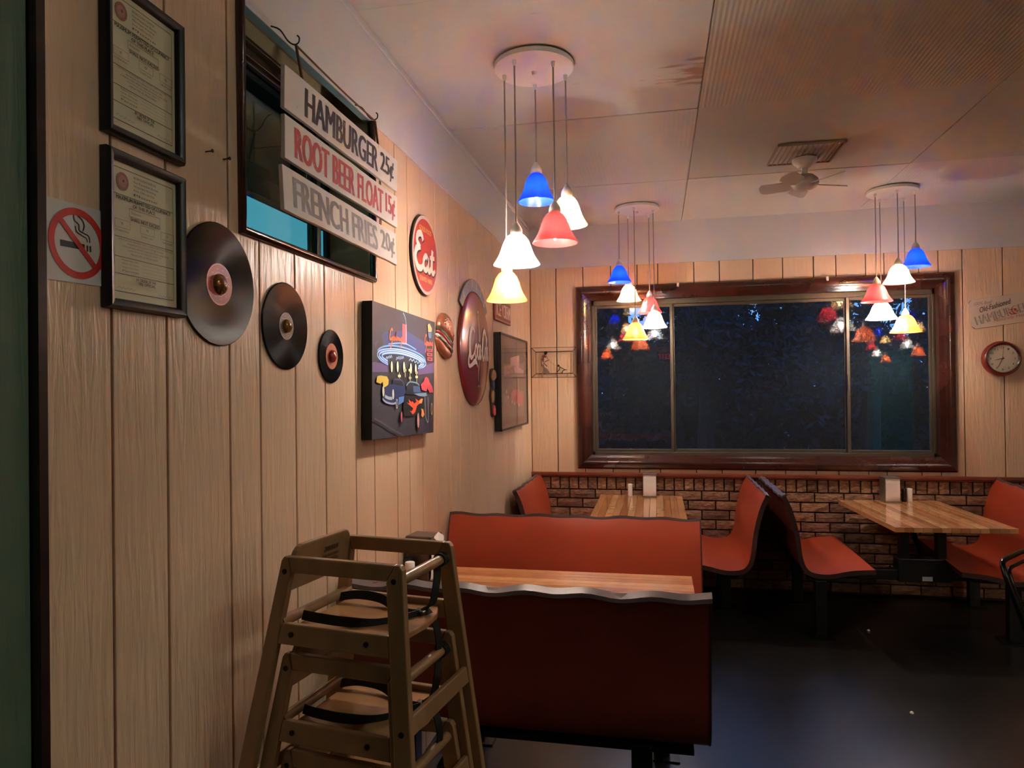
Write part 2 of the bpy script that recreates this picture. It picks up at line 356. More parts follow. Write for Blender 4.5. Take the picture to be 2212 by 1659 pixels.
# left wall: slab with window opening (y 1.645-2.515), planks in front; the panelling face is x = 0
WY0, WY1, WZ0 = 1.645, 2.515, 2.085
f = MB()
f.box(-0.2, -0.012, 1.03, WY0-0.01, 0, CEIL); f.box(-0.2, -0.012, WY1+0.01, D+0.2, 0, CEIL); f.box(-0.2, -0.012, WY0-0.01, WY1+0.01, 0, WZ0-0.01)
wall_left = struct(f.build('wall_left', m_groove))
gl = [1.03, 1.203, 1.363, 1.595, 1.735, 1.926, 2.118, 2.352, 2.52, 2.76, 2.91, 3.084, 3.307, 3.528, 3.713, 3.939, 4.134, 4.323, 4.529, 4.801, 5.0, 5.208, 5.38, 5.506, 5.7, D]
for a, b_ in zip(gl, gl[1:]):
    h = WT if (b_ <= WY0 or a >= WY1-0.01) else None
    b = MB(); g = 0.0035
    if h or a < WY0 < b_:
        if h: b.box(-0.014, 0, a+g, b_-g, 0, WT)
        else:
            b.ext([(a+g,0),(b_-g,0),(b_-g,WZ0),(WY0,WZ0),(WY0,WT),(a+g,WT)], -0.014, 0, lambda u, v, d: (d, u, v))
    else: b.box(-0.014, 0, a+g, b_-g, 0, WZ0)
    b.build('wall_plank', m_panel, wall_left, bevel=0.002)
# soffit boards (vertical white band above the panelling)
f = MB(); f.box(-0.024, 0.004, 1.0, D+0.02, WT, CEIL+0.01); struct(f.build('trim_1', m_soffit))
f = MB(); f.box(-0.024, 0.003, WY0, WY1, WT-0.002, WT+0.004); struct(f.build('trim_2', m_teal))
f = MB(); f.box(0.004, 0.014, 1.0, D-0.02, CEIL-0.03, CEIL); struct(f.build('trim_3', m_soffit, bevel=0.003))
f = MB(); f.box(0.004, RX, D-0.006, D+0.02, WT, CEIL+0.01); struct(f.build('trim_4', m_soffit))
# corner casing and the green boards nearest the camera
f = MB(); f.box(-0.03, 0.022, 1.012, 1.03, 0, CEIL); f.box(-0.03, 0.006, 1.03, 1.044, 0, CEIL); struct(f.build('trim_5', m_darkwood))
f = MB(); f.box(-0.2, -0.006, FY, 1.012, 0, CEIL); wl2 = struct(f.build('wall_left_front', m_groove))
yy = 1.012; k = 0
while yy > FY:
    w = [0.105, 0.14, 0.12, 0.16][k % 4]; b = MB(); b.box(-0.01, 0.004, max(yy-w, FY)+0.002, yy-0.002, 0, CEIL); b.build('wall_plank', m_green, wl2, bevel=0.002); yy -= w; k += 1

# back wall
BX0, BX1, BZ0, BZ1 = 0.505, 3.228, 1.045, 2.425      # window opening
f = MB(); y0, y1 = D+0.012, D+0.2
f.box(-0.2, BX0, y0, y1, 0, CEIL); f.box(BX1, RX, y0, y1, 0, CEIL); f.box(BX0, BX1, y0, y1, 0, BZ0); f.box(BX0, BX1, y0, y1, BZ1, CEIL)
wall_back = struct(f.build('wall_back', m_mortar))
gb = [0.0, 0.227, 0.46, 0.695, 0.915, 1.087, 1.379, 1.582, 1.845, 2.074, 2.307, 2.475, 2.693, 2.827, 3.076, 3.213, 3.381, 3.657, 3.86, 4.06, 4.3, 4.5, 4.74, 4.95, 5.15, 5.4, 5.6, 5.85, 6.1, 6.35, RX]
fnb = lambda u, v, d: (u, d, v)
for a, b_ in zip(gb, gb[1:]):
    g = 0.0035; segs = []
    if b_ <= BX0 or a >= BX1: segs = [[(a+g,.94),(b_-g,.94),(b_-g,WT),(a+g,WT)]]
    elif a < BX0: segs = [[(a+g,.94),(b_-g,.94),(b_-g,BZ0),(BX0,BZ0),(BX0,BZ1),(b_-g,BZ1),(b_-g,WT),(a+g,WT)]]
    elif b_ > BX1: segs = [[(b_-g,.94),(b_-g,WT),(a+g,WT),(a+g,BZ1),(BX1,BZ1),(BX1,BZ0),(a+g,BZ0),(a+g,.94)]]
    else: segs = [[(a+g,.94),(b_-g,.94),(b_-g,BZ0),(a+g,BZ0)], [(a+g,BZ1),(b_-g,BZ1),(b_-g,WT),(a+g,WT)]]
    for sg in segs:
        b = MB(); b.ext(sg, D+0.014, D, fnb); b.build('wall_plank', m_panel, wall_back, bevel=0.002)
# brick wainscot: each brick is a piece of the wall
random.seed(3); bm_ = [m_brick_a, m_brick_b, m_brick_c]
def rough_brick(w, h):
    b = MB(); n = 5; d = 0.030
    P = [[(-w/2 + w*i/n, -d + random.uniform(0, .006) + (0.004 if i in (0, n) or j in (0, 2) else 0), -h/2 + h*j/2) for i in range(n+1)] for j in range(3)]
    vs = [p for r in P for p in r] + [(-w/2,0.012,-h/2),(w/2,0.012,-h/2),(w/2,0.012,h/2),(-w/2,0.012,h/2)]
    q = n+1; fs = [(j*q+i, j*q+i+1, (j+1)*q+i+1, (j+1)*q+i) for j in range(2) for i in range(n)]
    o = 3*q; fs += [tuple(range(n, -1, -1)) + (o, o+1), tuple(range(2*q, 3*q)) + (o+2, o+3), (0, q, 2*q, o+3, o), (n, o+1, o+2, 2*q+n, q+n)]
    b.add(vs, fs); return b
protos = {}
def brick(x, z, w, h, soldier=False):
    key = (soldier, random.randrange(3), random.randrange(3)) if abs(w-(0.068 if soldier else .207)) < 1e-3 else None
    if key and key in protos:
        o = protos[key].copy(); C.link(o); o.parent = wall_back
    else:
        bb = rough_brick(h, w) if soldier else rough_brick(w, h)
        if soldier: bb.v = [(c, b_, a) for a, b_, c in bb.v]
        o = bb.build('brick', bm_[key[2] if key else random.randrange(3)], wall_back)
        if key: protos[key] = o
    o.location = (x, D+0.006+random.uniform(0, .004), z)
rowp = 0.0785; ztop = 0.80
x = 0.01
while x < 3.9: brick(x+0.034, 0.852, 0.068, 0.094, True); x += 0.0795
for r in range(10):
    z = ztop - rowp*(r+.5); x = 0.005 - (0.0 if r % 2 else 0.11)
    while x < 3.9:
        a = max(x, 0.005); b_ = x+0.207
        if b_ - a > 0.03: brick((a+b_)/2, z, b_-a, 0.067)
        x += 0.218
f = MB(); f.box(0.0, RX, D-0.034, D+0.012, 0.905, 0.915); f.box(0.0, RX, D-0.042, D+0.012, 0.917, 0.943); struct(f.build('trim_6', m_railwood, bevel=0.003))
b = MB(); b.box(3.9, RX, D-0.02, D+0.012, 0.0, 0.903); b.build('brick_far', m_brick_a, wall_back)['kind'] = 'stuff'

# right and front walls, behind and beside the camera (seen only as reflections)
f = MB(); f.box(RX, RX+0.15, FY, D+0.2, 0, CEIL); struct(f.build('wall_right', m_panel))
DX0, DX1, DZ = 5.56, 6.44, 2.42
f = MB(); f.box(-0.2, DX0, FY-0.15, FY, 0, CEIL); f.box(DX1, RX+.15, FY-.15, FY, 0, CEIL); f.box(DX0, DX1, FY-.15, FY, DZ, CEIL); struct(f.build('wall_front', m_panel))
m_tealwall = mat('teal_wall', (96,168,160), 0.6); 
f = MB(); f.box(DX0-0.8, DX0-0.7, FY-3, FY-0.15, 0, CEIL); f.box(DX1+.7, DX1+.8, FY-3, FY-.15, 0, CEIL); f.box(DX0-.8, DX1+.8, FY-3.1, FY-3, 0, CEIL); f.box(DX0-.8, DX1+.8, FY-3.1, FY-.15, CEIL, CEIL+.1); f.box(DX0-.8, DX1+.8, FY-3.1, FY-.15, -.1, 0)
struct(f.build('wall_back_room', m_tealwall))
t = thing('tube_light', 'fluorescent tube fitting lighting the teal back room, seen reflected in the window', 'light', (5.9, FY-1.6, CEIL))
b = MB(); b.box(-.65, .65, -.07, .07, -.05, 0); b.build('housing', mat('white_enamel', (230,232,228), .4), t)
m_tube = mat('fluorescent_tube', (190,255,240), 0.5, emit=100.0)
b = MB(); b.cyl((-.6,0,-.075),(.6,0,-.075), .019); b.build('tube', m_tube, t)

t = thing('fill_strip_light', 'added fill light shaped as a fluorescent ceiling strip, unseen to the right of the camera', 'light', (2.6, 1.05, CEIL))  # unseen fixture, added as fill for the left wall
b = MB(); b.box(-.13, .13, -.62, .62, -.035, 0); b.build('housing', mat('white_enamel', (230,232,228), .4), t, bevel=.004)
b = MB(); b.ext([(-.115,-.035),(.115,-.035),(.10,-.07),(.05,-.082),(-.05,-.082),(-.10,-.07)], -.60, .60, lambda u, v, d: (u, d, v)); b.build('diffuser', mat('fill_light_diffuser', (240,252,236), .5, emit=FILL_STRIP), t)

# ------------------------------------------------------------------ window in the back wall
w1 = struct(bpy.data.objects.new('window_1', None)); C.link(w1); w1.location = (0, D, 0)
X0, X1, Z0, Z1 = 0.398, 3.322, 0.975, 2.518; cw = 0.118
prof = [(0, 0), (0, .018), (.012, .034), (.035, .040), (.062, .036), (.075, .028), (.10, .022), (cw, .016), (cw, 0)]   # (inwards, out of wall)
cor = [(X0,Z0,1,1),(X1,Z0,-1,1),(X1,Z1,-1,-1),(X0,Z1,1,-1)]
for k in range(4):
    a = cor[k]; c = cor[(k+1) % 4]; b = MB(); n = len(prof)
    vs = [(q[0]+q[2]*i, -o, q[1]+q[3]*i) for q in (a, c) for i, o in prof]
    b.add(vs, [(i, (i+1) % n, n+(i+1) % n, n+i) for i in range(n)] + [tuple(range(n-1,-1,-1)), tuple(range(n, 2*n))])
    b.build('casing', m_cherry, w1, smooth=35)
GY = 0.105
b = MB(); b.box(BX0, BX0+.018, 0, .2, BZ0, BZ1); b.build('jamb', m_cherry, w1)
b = MB(); b.box(BX1-.018, BX1, 0, .2, BZ0, BZ1); b.build('jamb', m_cherry, w1)
b = MB(); b.box(BX0, BX1, 0, .2, BZ1-.018, BZ1); b.build('head', m_cherry, w1)
b = MB(); b.box(BX0, BX1, 0, .2, BZ0, BZ0+.02); b.build('sill', m_cherry, w1)
bx0, bx1, bz0, bz1 = BX0+.018, BX1-.018, BZ0+.02, BZ1-.018
b = MB(); b.box(bx0, bx1, GY-.03, GY+.04, bz0, bz0+.045); b.box(bx0, bx1, GY-.03, GY+.04, bz1-.045, bz1); b.box(bx0, bx0+.02, GY-.03, GY+.04, bz0, bz1); b.box(bx1-.02, bx1, GY-.03, GY+.04, bz0, bz1)
b.build('track_frame', m_alu, w1, bevel=0.003)
m_pane = pane_glass('window_glass', (0.86, 0.9, 0.92), film=.012)
sash = [(bx0+.02, 1.205, GY-.012), (1.195, 2.58, GY+.018), (2.565, bx1-.02, GY-.012)]
for a, c, y in sash:
    b = MB(); z0, z1, w = bz0+.045, bz1-.045, .024
    b.box(a, a+w, y-.011, y+.011, z0, z1); b.box(c-w, c, y-.011, y+.011, z0, z1); b.box(a+w, c-w, y-.011, y+.011, z0, z0+w); b.box(a+w, c-w, y-.011, y+.011, z1-w, z1)
    s_ = b.build('sash', m_alu, w1, bevel=0.002)
    b = MB(); b.box(a+w-.004, c-w+.004, y-.003, y+.003, z0+w-.004, z1-w+.004); b.build('pane', m_pane, s_)
for xx in (1.2, 2.572):
    b = MB(); b.box(xx-.006, xx+.006, GY-.04, GY-.022, 1.62, 1.74); b.build('latch', m_alu, w1, bevel=0.002)
m_white = mat('white_plastic', (232,230,226), 0.35)
for xx, lb in ((1.248, 'left'), (2.402, 'right')):
    b = MB(); b.box(-.009, .009, -.014, 0, -.022, .012); b.cyl((0,-.012,-.016),(0,-.024,-.02), .006)
    o = b.build('hook_clip', m_white, None, bevel=0.002); o.location = (xx, D-.026, 2.508)
    tag(o, 'small white plastic hook clip on top window casing, %s one of two' % lb, 'clip', 'white clips on the window casing')

# ------------------------------------------------------------------ sliding window high in the left wall
w2 = struct(bpy.data.objects.new('window_2', None)); C.link(w2)
b = MB(); r = 0.014
b.tube([(0.006,WY0,WT),(0.006,WY0,WZ0),(0.006,WY1,WZ0),(0.006,WY1,WT)], r, 10); b.build('casing', m_cherry, w2, smooth=50)
HZ = 2.80
b = MB(); b.box(-.2, -.012, WY0-.012, WY0, WZ0-.01, HZ); b.box(-.2, -.012, WY1, WY1+.012, WZ0-.01, HZ); b.build('jamb', m_olive, w2)
b = MB(); b.box(-.2, -.024, WY0-.012, WY1+.012, HZ, HZ+.02); b.build('head', m_olive, w2)
b = MB(); b.box(-.2, -.012, WY0-.012, WY1+.012, WZ0-.02, WZ0); b.build('sill', m_olive, w2)
m_pane2 = pane_glass('tinted_side_glass', (0.55, 0.78, 0.55))
gx = -.17
b = MB(); b.box(gx-.02, gx+.02, WY0, WY1, WZ0, WZ0+.03); b.box(gx-.02, gx+.02, WY0, WY1, 2.69, 2.74); b.box(gx-.02, gx+.045, WY0, WY1, 2.715, 2.728); b.box(gx-.02, gx+.03, WY0, WY1, 2.66, 2.67)
b.build('track_frame', m_alu, w2, bevel=0.002)
b = MB(); b.box(gx-.02, gx+.02, WY0, WY1, 2.74, HZ); b.build('head_panel', m_olive, w2)
for a, c, xx in ((WY0, 2.405, gx+.008), (2.36, WY1, gx-.010)):
    b = MB(); w = .03; z0, z1 = WZ0+.03, 2.69
    b.box(xx-.008, xx+.008, a, a+w, z0, z1); b.box(xx-.008, xx+.008, c-w, c, z0, z1); b.box(xx-.008, xx+.008, a+w, c-w, z0, z0+.022); b.box(xx-.008, xx+.008, a+w, c-w, z1-.03, z1)
    s_ = b.build('sash', m_black, w2, bevel=0.002)
    b = MB(); b.box(xx-.003, xx+.003, a+w-.003, c-w+.003, z0+.02, z1-.028); b.build('pane', m_pane2, s_)

# ------------------------------------------------------------------ outdoors
m_ground = mat('dusk_ground', (40,42,40), 0.9)
f = MB(); f.box(-30, 30, D+.2, 60, -0.35, -0.2); f.box(-30, -.2, -20, D+.2, -.35, -.2); struct(f.build('ground', m_ground))
m_eave = mat('grey_eave_board', (64,62,60), 0.8)
f = MB(); f.box(-1.10, -.2, -2.0, D+.2, 2.86, 2.92); f.box(-1.13, -1.08, -2, D+.2, 2.74, 2.94); struct(f.build('eave', m_eave))
m_leaf = mat('dark_foliage', (30,42,48), 0.9); m_bark = mat('dark_bark', (46,38,32), 0.95)
random.seed(5)
def tree(x, y, h, rx, n, label):
    t = thing('tree', label, 'tree', (x, y, -.2), 0, 'dark trees beyond the window')
    b = MB(); b.tube([(0,0,0),(.1,.05,h*.3),(-.05,0,h*.6),(.05,.05,h*.85)], [.22,.17,.1,.04], 8)
    for k in range(6):
        a = k*1.1; z = h*(.3+.09*k); b.tube([(0,0,z),(rx*.35*math.cos(a), rx*.35*math.sin(a), z+.5),(rx*.65*math.cos(a), rx*.65*math.sin(a), z+.8)], [.07,.05,.02], 5)
    b.build('trunk', m_bark, t)
    b = MB(); cl = [(random.uniform(-.6,.6)*rx, random.uniform(-.6,.6)*rx, h*random.uniform(.25,.95), random.uniform(.35,.6)*rx) for _ in range(13)]
    for k in range(n):
        c = random.choice(cl); v = Vector((random.gauss(0,1), random.gauss(0,1), random.gauss(0,.8))); v = v.normalized()*c[3]*random.uniform(.35,1)
        p = Vector(c[:3])+v; a = Vector((random.gauss(0,1), random.gauss(0,1), random.gauss(0,1))).normalized(); q = a.orthogonal().normalized(); s = random.uniform(.06,.14)
        b.add([p-a*s, p+q*s*.5, p+a*s, p-q*s*.5], [(0,1,2,3)])
    o = b.build('foliage', m_leaf, t, fix=False); o['kind'] = 'stuff'
tree(-1.6, 15.5, 7.2, 2.6, 6500, 'dark tree outside behind the left window pane')
tree(2.2, 17.5, 7.6, 2.9, 8500, 'wide dark tree outside behind the middle window pane, left of centre')
tree(5.6, 16.5, 7.0, 2.4, 7000, 'dark tree outside behind the middle window pane, right of centre')
tree(8.8, 18.0, 7.8, 2.8, 5500, 'dark tree outside behind the right window pane')
tree(12.6, 17.0, 6.8, 2.4, 6500, 'dark tree outside at the far right edge of the window view')
m_hedge = m_leaf
b = MB()
for k in range(30000):
    xx = random.uniform(-6, 14); hh = next(h_ for x1, h_ in ((.2,4.6),(1.7,2.9),(3.2,4.9),(4.1,3.4),(6.2,5.0),(8.1,2.8),(99,4.7)) if xx < x1); p = Vector((xx, random.uniform(20, 22), random.uniform(-.2, hh)+random.gauss(0,.15))); a = Vector((random.gauss(0,1), random.gauss(0,1), random.gauss(0,1))).normalized(); q = a.orthogonal().normalized(); s = random.uniform(.12,.24)
    b.add([p-a*s, p+q*s*.6, p+a*s, p-q*s*.6], [(0,1,2,3)])
o = tag(b.build('hedge', m_leaf, fix=False), 'low dark hedge line outside beyond the trees', 'hedge'); o['kind'] = 'stuff'
# ------------------------------------------------------------------ pendant lamps
m_enamel = mat('white_enamel', (222,220,214), 0.35)
m_cord = mat('grey_cord', (150,146,140), 0.5)
BULBS = {k: mat('lit_bulb_' + k, col, 0.4, emit=BULB*e) for k, col, e in (('white', (255,243,228), 1.7), ('yellow', (255,234,210), .8), ('orange', (255,232,206), .5), ('red', (255,232,206), .2), ('blue', (255,236,214), .35))}
GLASS = {'white': shade_glass('white_frosted_glass', (.95,.95,.94), .62), 'yellow': shade_glass('cream_yellow_glass', (.96,.80,.52), .40),
         'red': shade_glass('rose_red_glass', (.80,.16,.17), .12), 'blue': shade_glass('cobalt_blue_glass', (.025,.11,.86), .12), 'orange': shade_glass('orange_glass', (.93,.42,.19), .22)}
def bell(R=.096, H=.13):
    k = R/.096; j = H/.13
    out = [(.096,0),(.093,.006),(.082,.022),(.072,.040),(.064,.060),(.057,.082),(.049,.100),(.036,.117),(.020,.128)]
    return [(r*k, z*j) for r, z in out] + [((r-.0022/k)*k, (z-.0012)*j) for r, z in out[::-1]]
def pendant(cx, cy, lamps, label):
    t = thing('pendant_light', label, 'pendant light', (cx, cy, CEIL), 0, 'five-shade cluster pendant lights')
    b = MB(); b.lathe([(0,-.002),(.165,-.002),(.170,-.008),(.168,-.024),(.160,-.030),(.02,-.034),(0,-.034)], 40); b.build('canopy', m_enamel, t, smooth=40)
    b = MB(); b.lathe([(0,-.05),(.008,-.048),(.011,-.034)], 12); b.build('finial', m_enamel, t, smooth=60)
    for col, x, y, rim, R in lamps:
        lx, ly, lz = x-cx, y-cy, rim-CEIL
        s_ = MB(); s_.lathe(bell(R), 36, (lx, ly, lz), close=True); so = s_.build('shade', GLASS[col], t, smooth=60); so['label'] = {'white': 'frosted white', 'yellow': 'pale amber', 'red': 'rose red', 'blue': 'cobalt blue', 'orange': 'orange'}[col] + ' bell-shaped glass shade'
        b = MB(); b.lathe([(.0,.060),(.010,.058),(.018,.048),(.021,.036),(.019,.022),(.010,.008),(.0035,-.004),(0,-.006)], 8, (lx, ly, lz+.018)); b.build('bulb', BULBS[col], so, smooth=60)
        b = MB(); b.lathe([(.022,.124),(.026,.130),(.024,.145),(.016,.160),(.008,.172),(.006,.176),(0,.177)], 18, (lx, ly, lz)); b.build('socket_cap', m_enamel, so, smooth=50)
        b = MB(); b.cyl((lx, ly, lz+.09), (lx, ly, lz+.127), .013); b.build('lamp_holder', m_enamel, so, smooth=50)
        b = MB(); b.tube([(lx, ly, lz+.17), (lx+.001, ly, lz*.5), (lx, ly, -.03)], .0036, 8); b.build('cord', m_cord, t, smooth=60)
        b = MB(); b.lathe([(.009,-.03),(.008,-.045),(.004,-.055)], 12, (lx, ly, 0)); b.build('cord_grip', m_enamel, t, smooth=50)
pendant(.570, 2.925, [('orange',.438,2.936,2.038,.089),('white',.508,2.808,2.168,.096),('blue',.552,3.057,2.488,.083),('red',.661,2.857,2.259,.094),('yellow',.695,2.995,2.361,.088)],
        'nearest cluster pendant with five coloured glass bell shades, over the near booth')
pendant(.935, 5.44, [('blue',.795,5.427,2.468,.092),('yellow',.86,5.563,2.339,.096),('orange',.915,5.318,2.019,.098),('red',1.021,5.574,2.24,.094),('white',1.055,5.437,2.112,.095)],
        'cluster pendant with five coloured bell shades hanging over the far left window table')
pendant(2.72, 5.40, [('red',2.6,5.37,2.244,.104),('white',2.675,5.527,2.132,.108),('yellow',2.721,5.294,2.362,.102),('orange',2.841,5.544,2.034,.106),('blue',2.855,5.363,2.48,.094)],
        'cluster pendant with five coloured bell shades hanging over the far right window table')
pendant(4.35, 2.0, [('orange',4.47,1.95,2.03,.096),('white',4.36,1.88,2.14,.096),('blue',4.31,2.13,2.48,.096),('red',4.24,1.97,2.25,.096),('yellow',4.43,2.09,2.35,.096)],
        'cluster pendant at the room\'s right side, seen only as a reflection in the window')

pendant(4.75, -.7, [('orange',4.87,-.75,2.03,.096),('white',4.76,-.82,2.14,.096),('blue',4.71,-.57,2.48,.096),('red',4.64,-.73,2.25,.096),('yellow',4.83,-.61,2.35,.096)],  # extra pendant out of view, added to brighten the room
        'added fill cluster pendant, unseen behind the camera at the right, farther from the window')
# ------------------------------------------------------------------ ceiling fan and vent
m_grille = mat('rusty_grille', (156,134,116), 0.7)
t = thing('vent_grille', 'square ceiling vent grille with rusty frame above the small fan', 'vent', (1.945, 4.415, CEIL), 1)
b = MB(); s = .185; b.box(-s,s,-s,-s+.008,-.012,0); b.box(-s,s,s-.008,s,-.012,0); b.box(-s,-s+.008,-s,s,-.012,0); b.box(s-.008,s,-s,s,-.012,0); b.build('frame', m_grille, t)
b = MB(); b.box(-s+.012,s-.012,-s+.012,s-.012,-.004,0); b.build('backing', mat('grille_paint', (196,186,176), .7), t)
for k in range(12):
    b = MB(); x = -s+.03+k*(2*s-.06)/11; b.box(x-.0022, x+.0022, -s+.012, s-.012, -.010, -.004); b.build('slat', m_grille, t)
m_fan = mat('fan_white', (214,208,202), 0.35)
t = thing('ceiling_fan', 'small white five-bladed ceiling fan under the vent grille', 'fan', (1.96, 4.50, CEIL-.012))
b = MB(); b.lathe([(0,0),(.072,0),(.070,-.018),(.04,-.05),(.03,-.056),(0,-.056)], 28); b.build('canopy', m_fan, t, smooth=40)
b = MB(); b.cyl((0,0,-.05),(0,0,-.105),.018); b.build('downrod', m_fan, t, smooth=40)
b = MB(); b.lathe([(0,-.095),(.05,-.10),(.076,-.125),(.08,-.15),(.07,-.17),(.04,-.185),(0,-.188)], 28); b.build('motor', m_fan, t, smooth=50)
for k in range(5):
    a = 2*PI*k/5 + .35; b = MB(); c_, s_ = math.cos(a), math.sin(a)
    P = [(.07,-.03),(.11,-.045),(.24,-.05),(.262,-.03),(.265,.02),(.245,.045),(.11,.042),(.07,.03)]
    b.ext(P, 0, .005, lambda u, v, d: (u*c_-v*s_, u*s_+v*c_, -.155+d+v*.35)); b.build('blade', m_fan, t, bevel=.001)

# ------------------------------------------------------------------ booth benches
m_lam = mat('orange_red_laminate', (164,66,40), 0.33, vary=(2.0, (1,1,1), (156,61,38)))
m_lamback = mat('shaded_red_laminate', (118,50,38), 0.36, vary=(2.0, (1,1,1), (112,47,36)))  # back side of the bench laminate, its shade darkened into the colour
m_edge = mat('maroon_edge_band', (58,32,30), 0.4)
m_topband = mat('grey_plum_edge_band', (88,76,78), 0.42)
m_steel = mat('black_steel', (14,13,13), 0.4, metal=.3)
PROF = spline([(0,.92),(.035,.845),(.067,.733),(.086,.633),(.098,.531),(.125,.45),(.18,.405),(.29,.395),(.43,.424),(.57,.436)], 4)
def offset(P, d):
    out = []
    for i, p in enumerate(P):
        a = P[max(i-1,0)]; b = P[min(i+1,len(P)-1)]; dx, dz = b[0]-a[0], b[1]-a[1]; l = math.hypot(dx, dz); out.append((p[0]-dz/l*d, p[1]+dx/l*d))
    return out
def bench(loc, rz, L, lift, label, wave=0.004, posts=(.05, .82)):
    t = thing('booth_bench', label, 'bench', loc, rz, 'moulded orange booth benches')
    P = [(a, z+lift) for a, z in PROF]; TH = .026; Q = offset(P, TH); n = len(P); m = 14
    def shell(p0, p1, ya, yb, name, mt, rounded=0.0):
        b = MB(); A = offset(P, p0); B = offset(P, p1); poly = A + B[::-1]
        b.ext(poly, ya, yb, lambda u, v, d: (u, d, v)); return b.build(name, mt, t, smooth=30)
    shell(.002, TH-.002, .006, L-.006, 'shell_core', m_edge)
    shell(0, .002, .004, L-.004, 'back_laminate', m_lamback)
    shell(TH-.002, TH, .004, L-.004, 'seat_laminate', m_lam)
    shell(-.002, TH+.002, 0, .006, 'edge_trim', m_edge); shell(-.002, TH+.002, L-.006, L, 'edge_trim', m_edge)
    b = MB(); k = 40; vs = []      # loose, slightly wavy band along the top edge
    for i in range(k+1):
        y = L*i/k; w = wave*(math.sin(i*.95+loc[0]*7)+.6*math.sin(i*.43+1)); tx, tz = P[0]; qx, qz = Q[0]
        vs += [(tx-.004+w*.3, y, tz-.006+w*.8), (tx-.003, y, tz+.007+w), (qx+.003, y, qz+.007+w), (qx+.004-w*.3, y, qz-.006+w*.8)]
    b.add(vs, [(i*4+j, i*4+(j+1) % 4, i*4+4+(j+1) % 4, i*4+4+j) for i in range(k) for j in range(4)] + [(3,2,1,0), tuple(range(k*4, k*4+4))])
    b.build('top_band', m_topband, t, smooth=50)
    zb = .395+lift
    for y in posts:
        b = MB(); b.box(.205, .275, y-.035, y+.035, 0.008, zb-.02); b.build('post', m_steel, t, bevel=.004)
        b = MB(); b.box(.16, .47, y-.03, y+.03, zb-.022, zb+.002); b.build('seat_bracket', m_steel, t, bevel=.002)
        b = MB(); b.box(.16, .32, y-.08, y+.08, 0, .008); b.build('foot_plate', m_steel, t)
    b = MB(); b.box(.20, .28, .05, L-.05, zb-.04, zb-.02); b.build('under_rail', m_steel, t, bevel=.002)
    return t
LIFT = .09
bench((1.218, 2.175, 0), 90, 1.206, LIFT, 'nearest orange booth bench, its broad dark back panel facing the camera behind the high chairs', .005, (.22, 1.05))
bench((.012, 3.485, 0), -90, 1.25, LIFT, 'orange booth bench facing the camera on the far side of the near table', .004, (.2, 1.05))
bench((.05, 4.88, 0), 0, 1.07, 0, 'orange booth bench in the far left corner, its back against the left wall')
bench((1.79, 5.955, 0), 180, 1.075, 0, 'orange booth bench right of the far left table, back to back with another', .004, (.15, .5))
bench((1.862, 4.88, 0), 0, 1.07, 0, 'orange booth bench left of the far right table, back to back with another')
bench((3.60, 5.95, 0), 175, 1.10, 0, 'orange booth bench at the far right, cut by the picture edge', .004, (.2, .95))

# ------------------------------------------------------------------ butcher-block tables
SW = [mat('oak_strip_%d' % i, c, .16, vary=(5, (1,1,1) if 0 else (3,3,3), c2), coat=.5) for i, (c, c2) in enumerate([((196,140,92),(184,126,80)),((176,118,72),(164,106,62)),((206,154,104),(194,140,92)),((160,104,62),(150,96,58)),((186,130,84),(172,116,72))])]
def table(loc, rz, L, Wd, h, label, beam=(.55, .55), sup=.55):
    """local x = along the strips (from the wall out), y = across"""
    t = thing('booth_table', label, 'table', loc, rz, 'striped wooden booth tables'); n = 13; random.seed(int(L*1000)+len(label))
    for k in range(n):
        y0 = -Wd/2 + Wd*k/n; b = MB(); b.box(0, L, y0+.0006, y0+Wd/n-.0006, h-.032, h)
        b.build('strip', SW[[0,1,2,0,3,2,4,1,0,2,1,4,0][k]], t, bevel=.0018)
    b = MB(); b.box(.10, L-.10, -Wd/2+.10, Wd/2-.10, h-.05, h-.032); b.build('top_plate', m_steel, t)
    x = L*sup
    for y in (-.12, .12):
        b = MB(); b.box(x-.03, x+.03, y-.028, y+.028, .34, h-.05); b.build('upright', m_steel, t, bevel=.003)
    b = MB(); b.bar((x-.02, 0, .45), (x-.26, .02, h-.06), .03, .03); b.build('brace', m_steel, t)
    b = MB(); b.box(x-.05, x+.05, -.17, .17, .30, .46); b.build('beam_box', m_steel, t, bevel=.006)
    b = MB(); b.box(x-.035, x+.035, -beam[0], beam[1], .31, .38); b.build('cross_beam', m_steel, t, bevel=.004)
    b = MB(); b.box(x+.05, x+.052, -.02, .045, .31, .34); b.build('sticker', mat('pale_sticker', (196,198,200), .6), t)
    return t
table((.925, 5.93, 0), -90, 1.13, .665, .76, 'striped wooden table at the window\'s left, between two orange benches', (.60, .62))
tb = table((2.80, 5.90, 0), -86, 1.09, .715, .76, 'striped wooden table at the window\'s right with three items on it', (.66, .55))
table((.014, 2.785, 0), 0, 1.185, .59, .85, 'striped wooden table of the near booth, bench backs before and behind it', (.5, .5), .28)

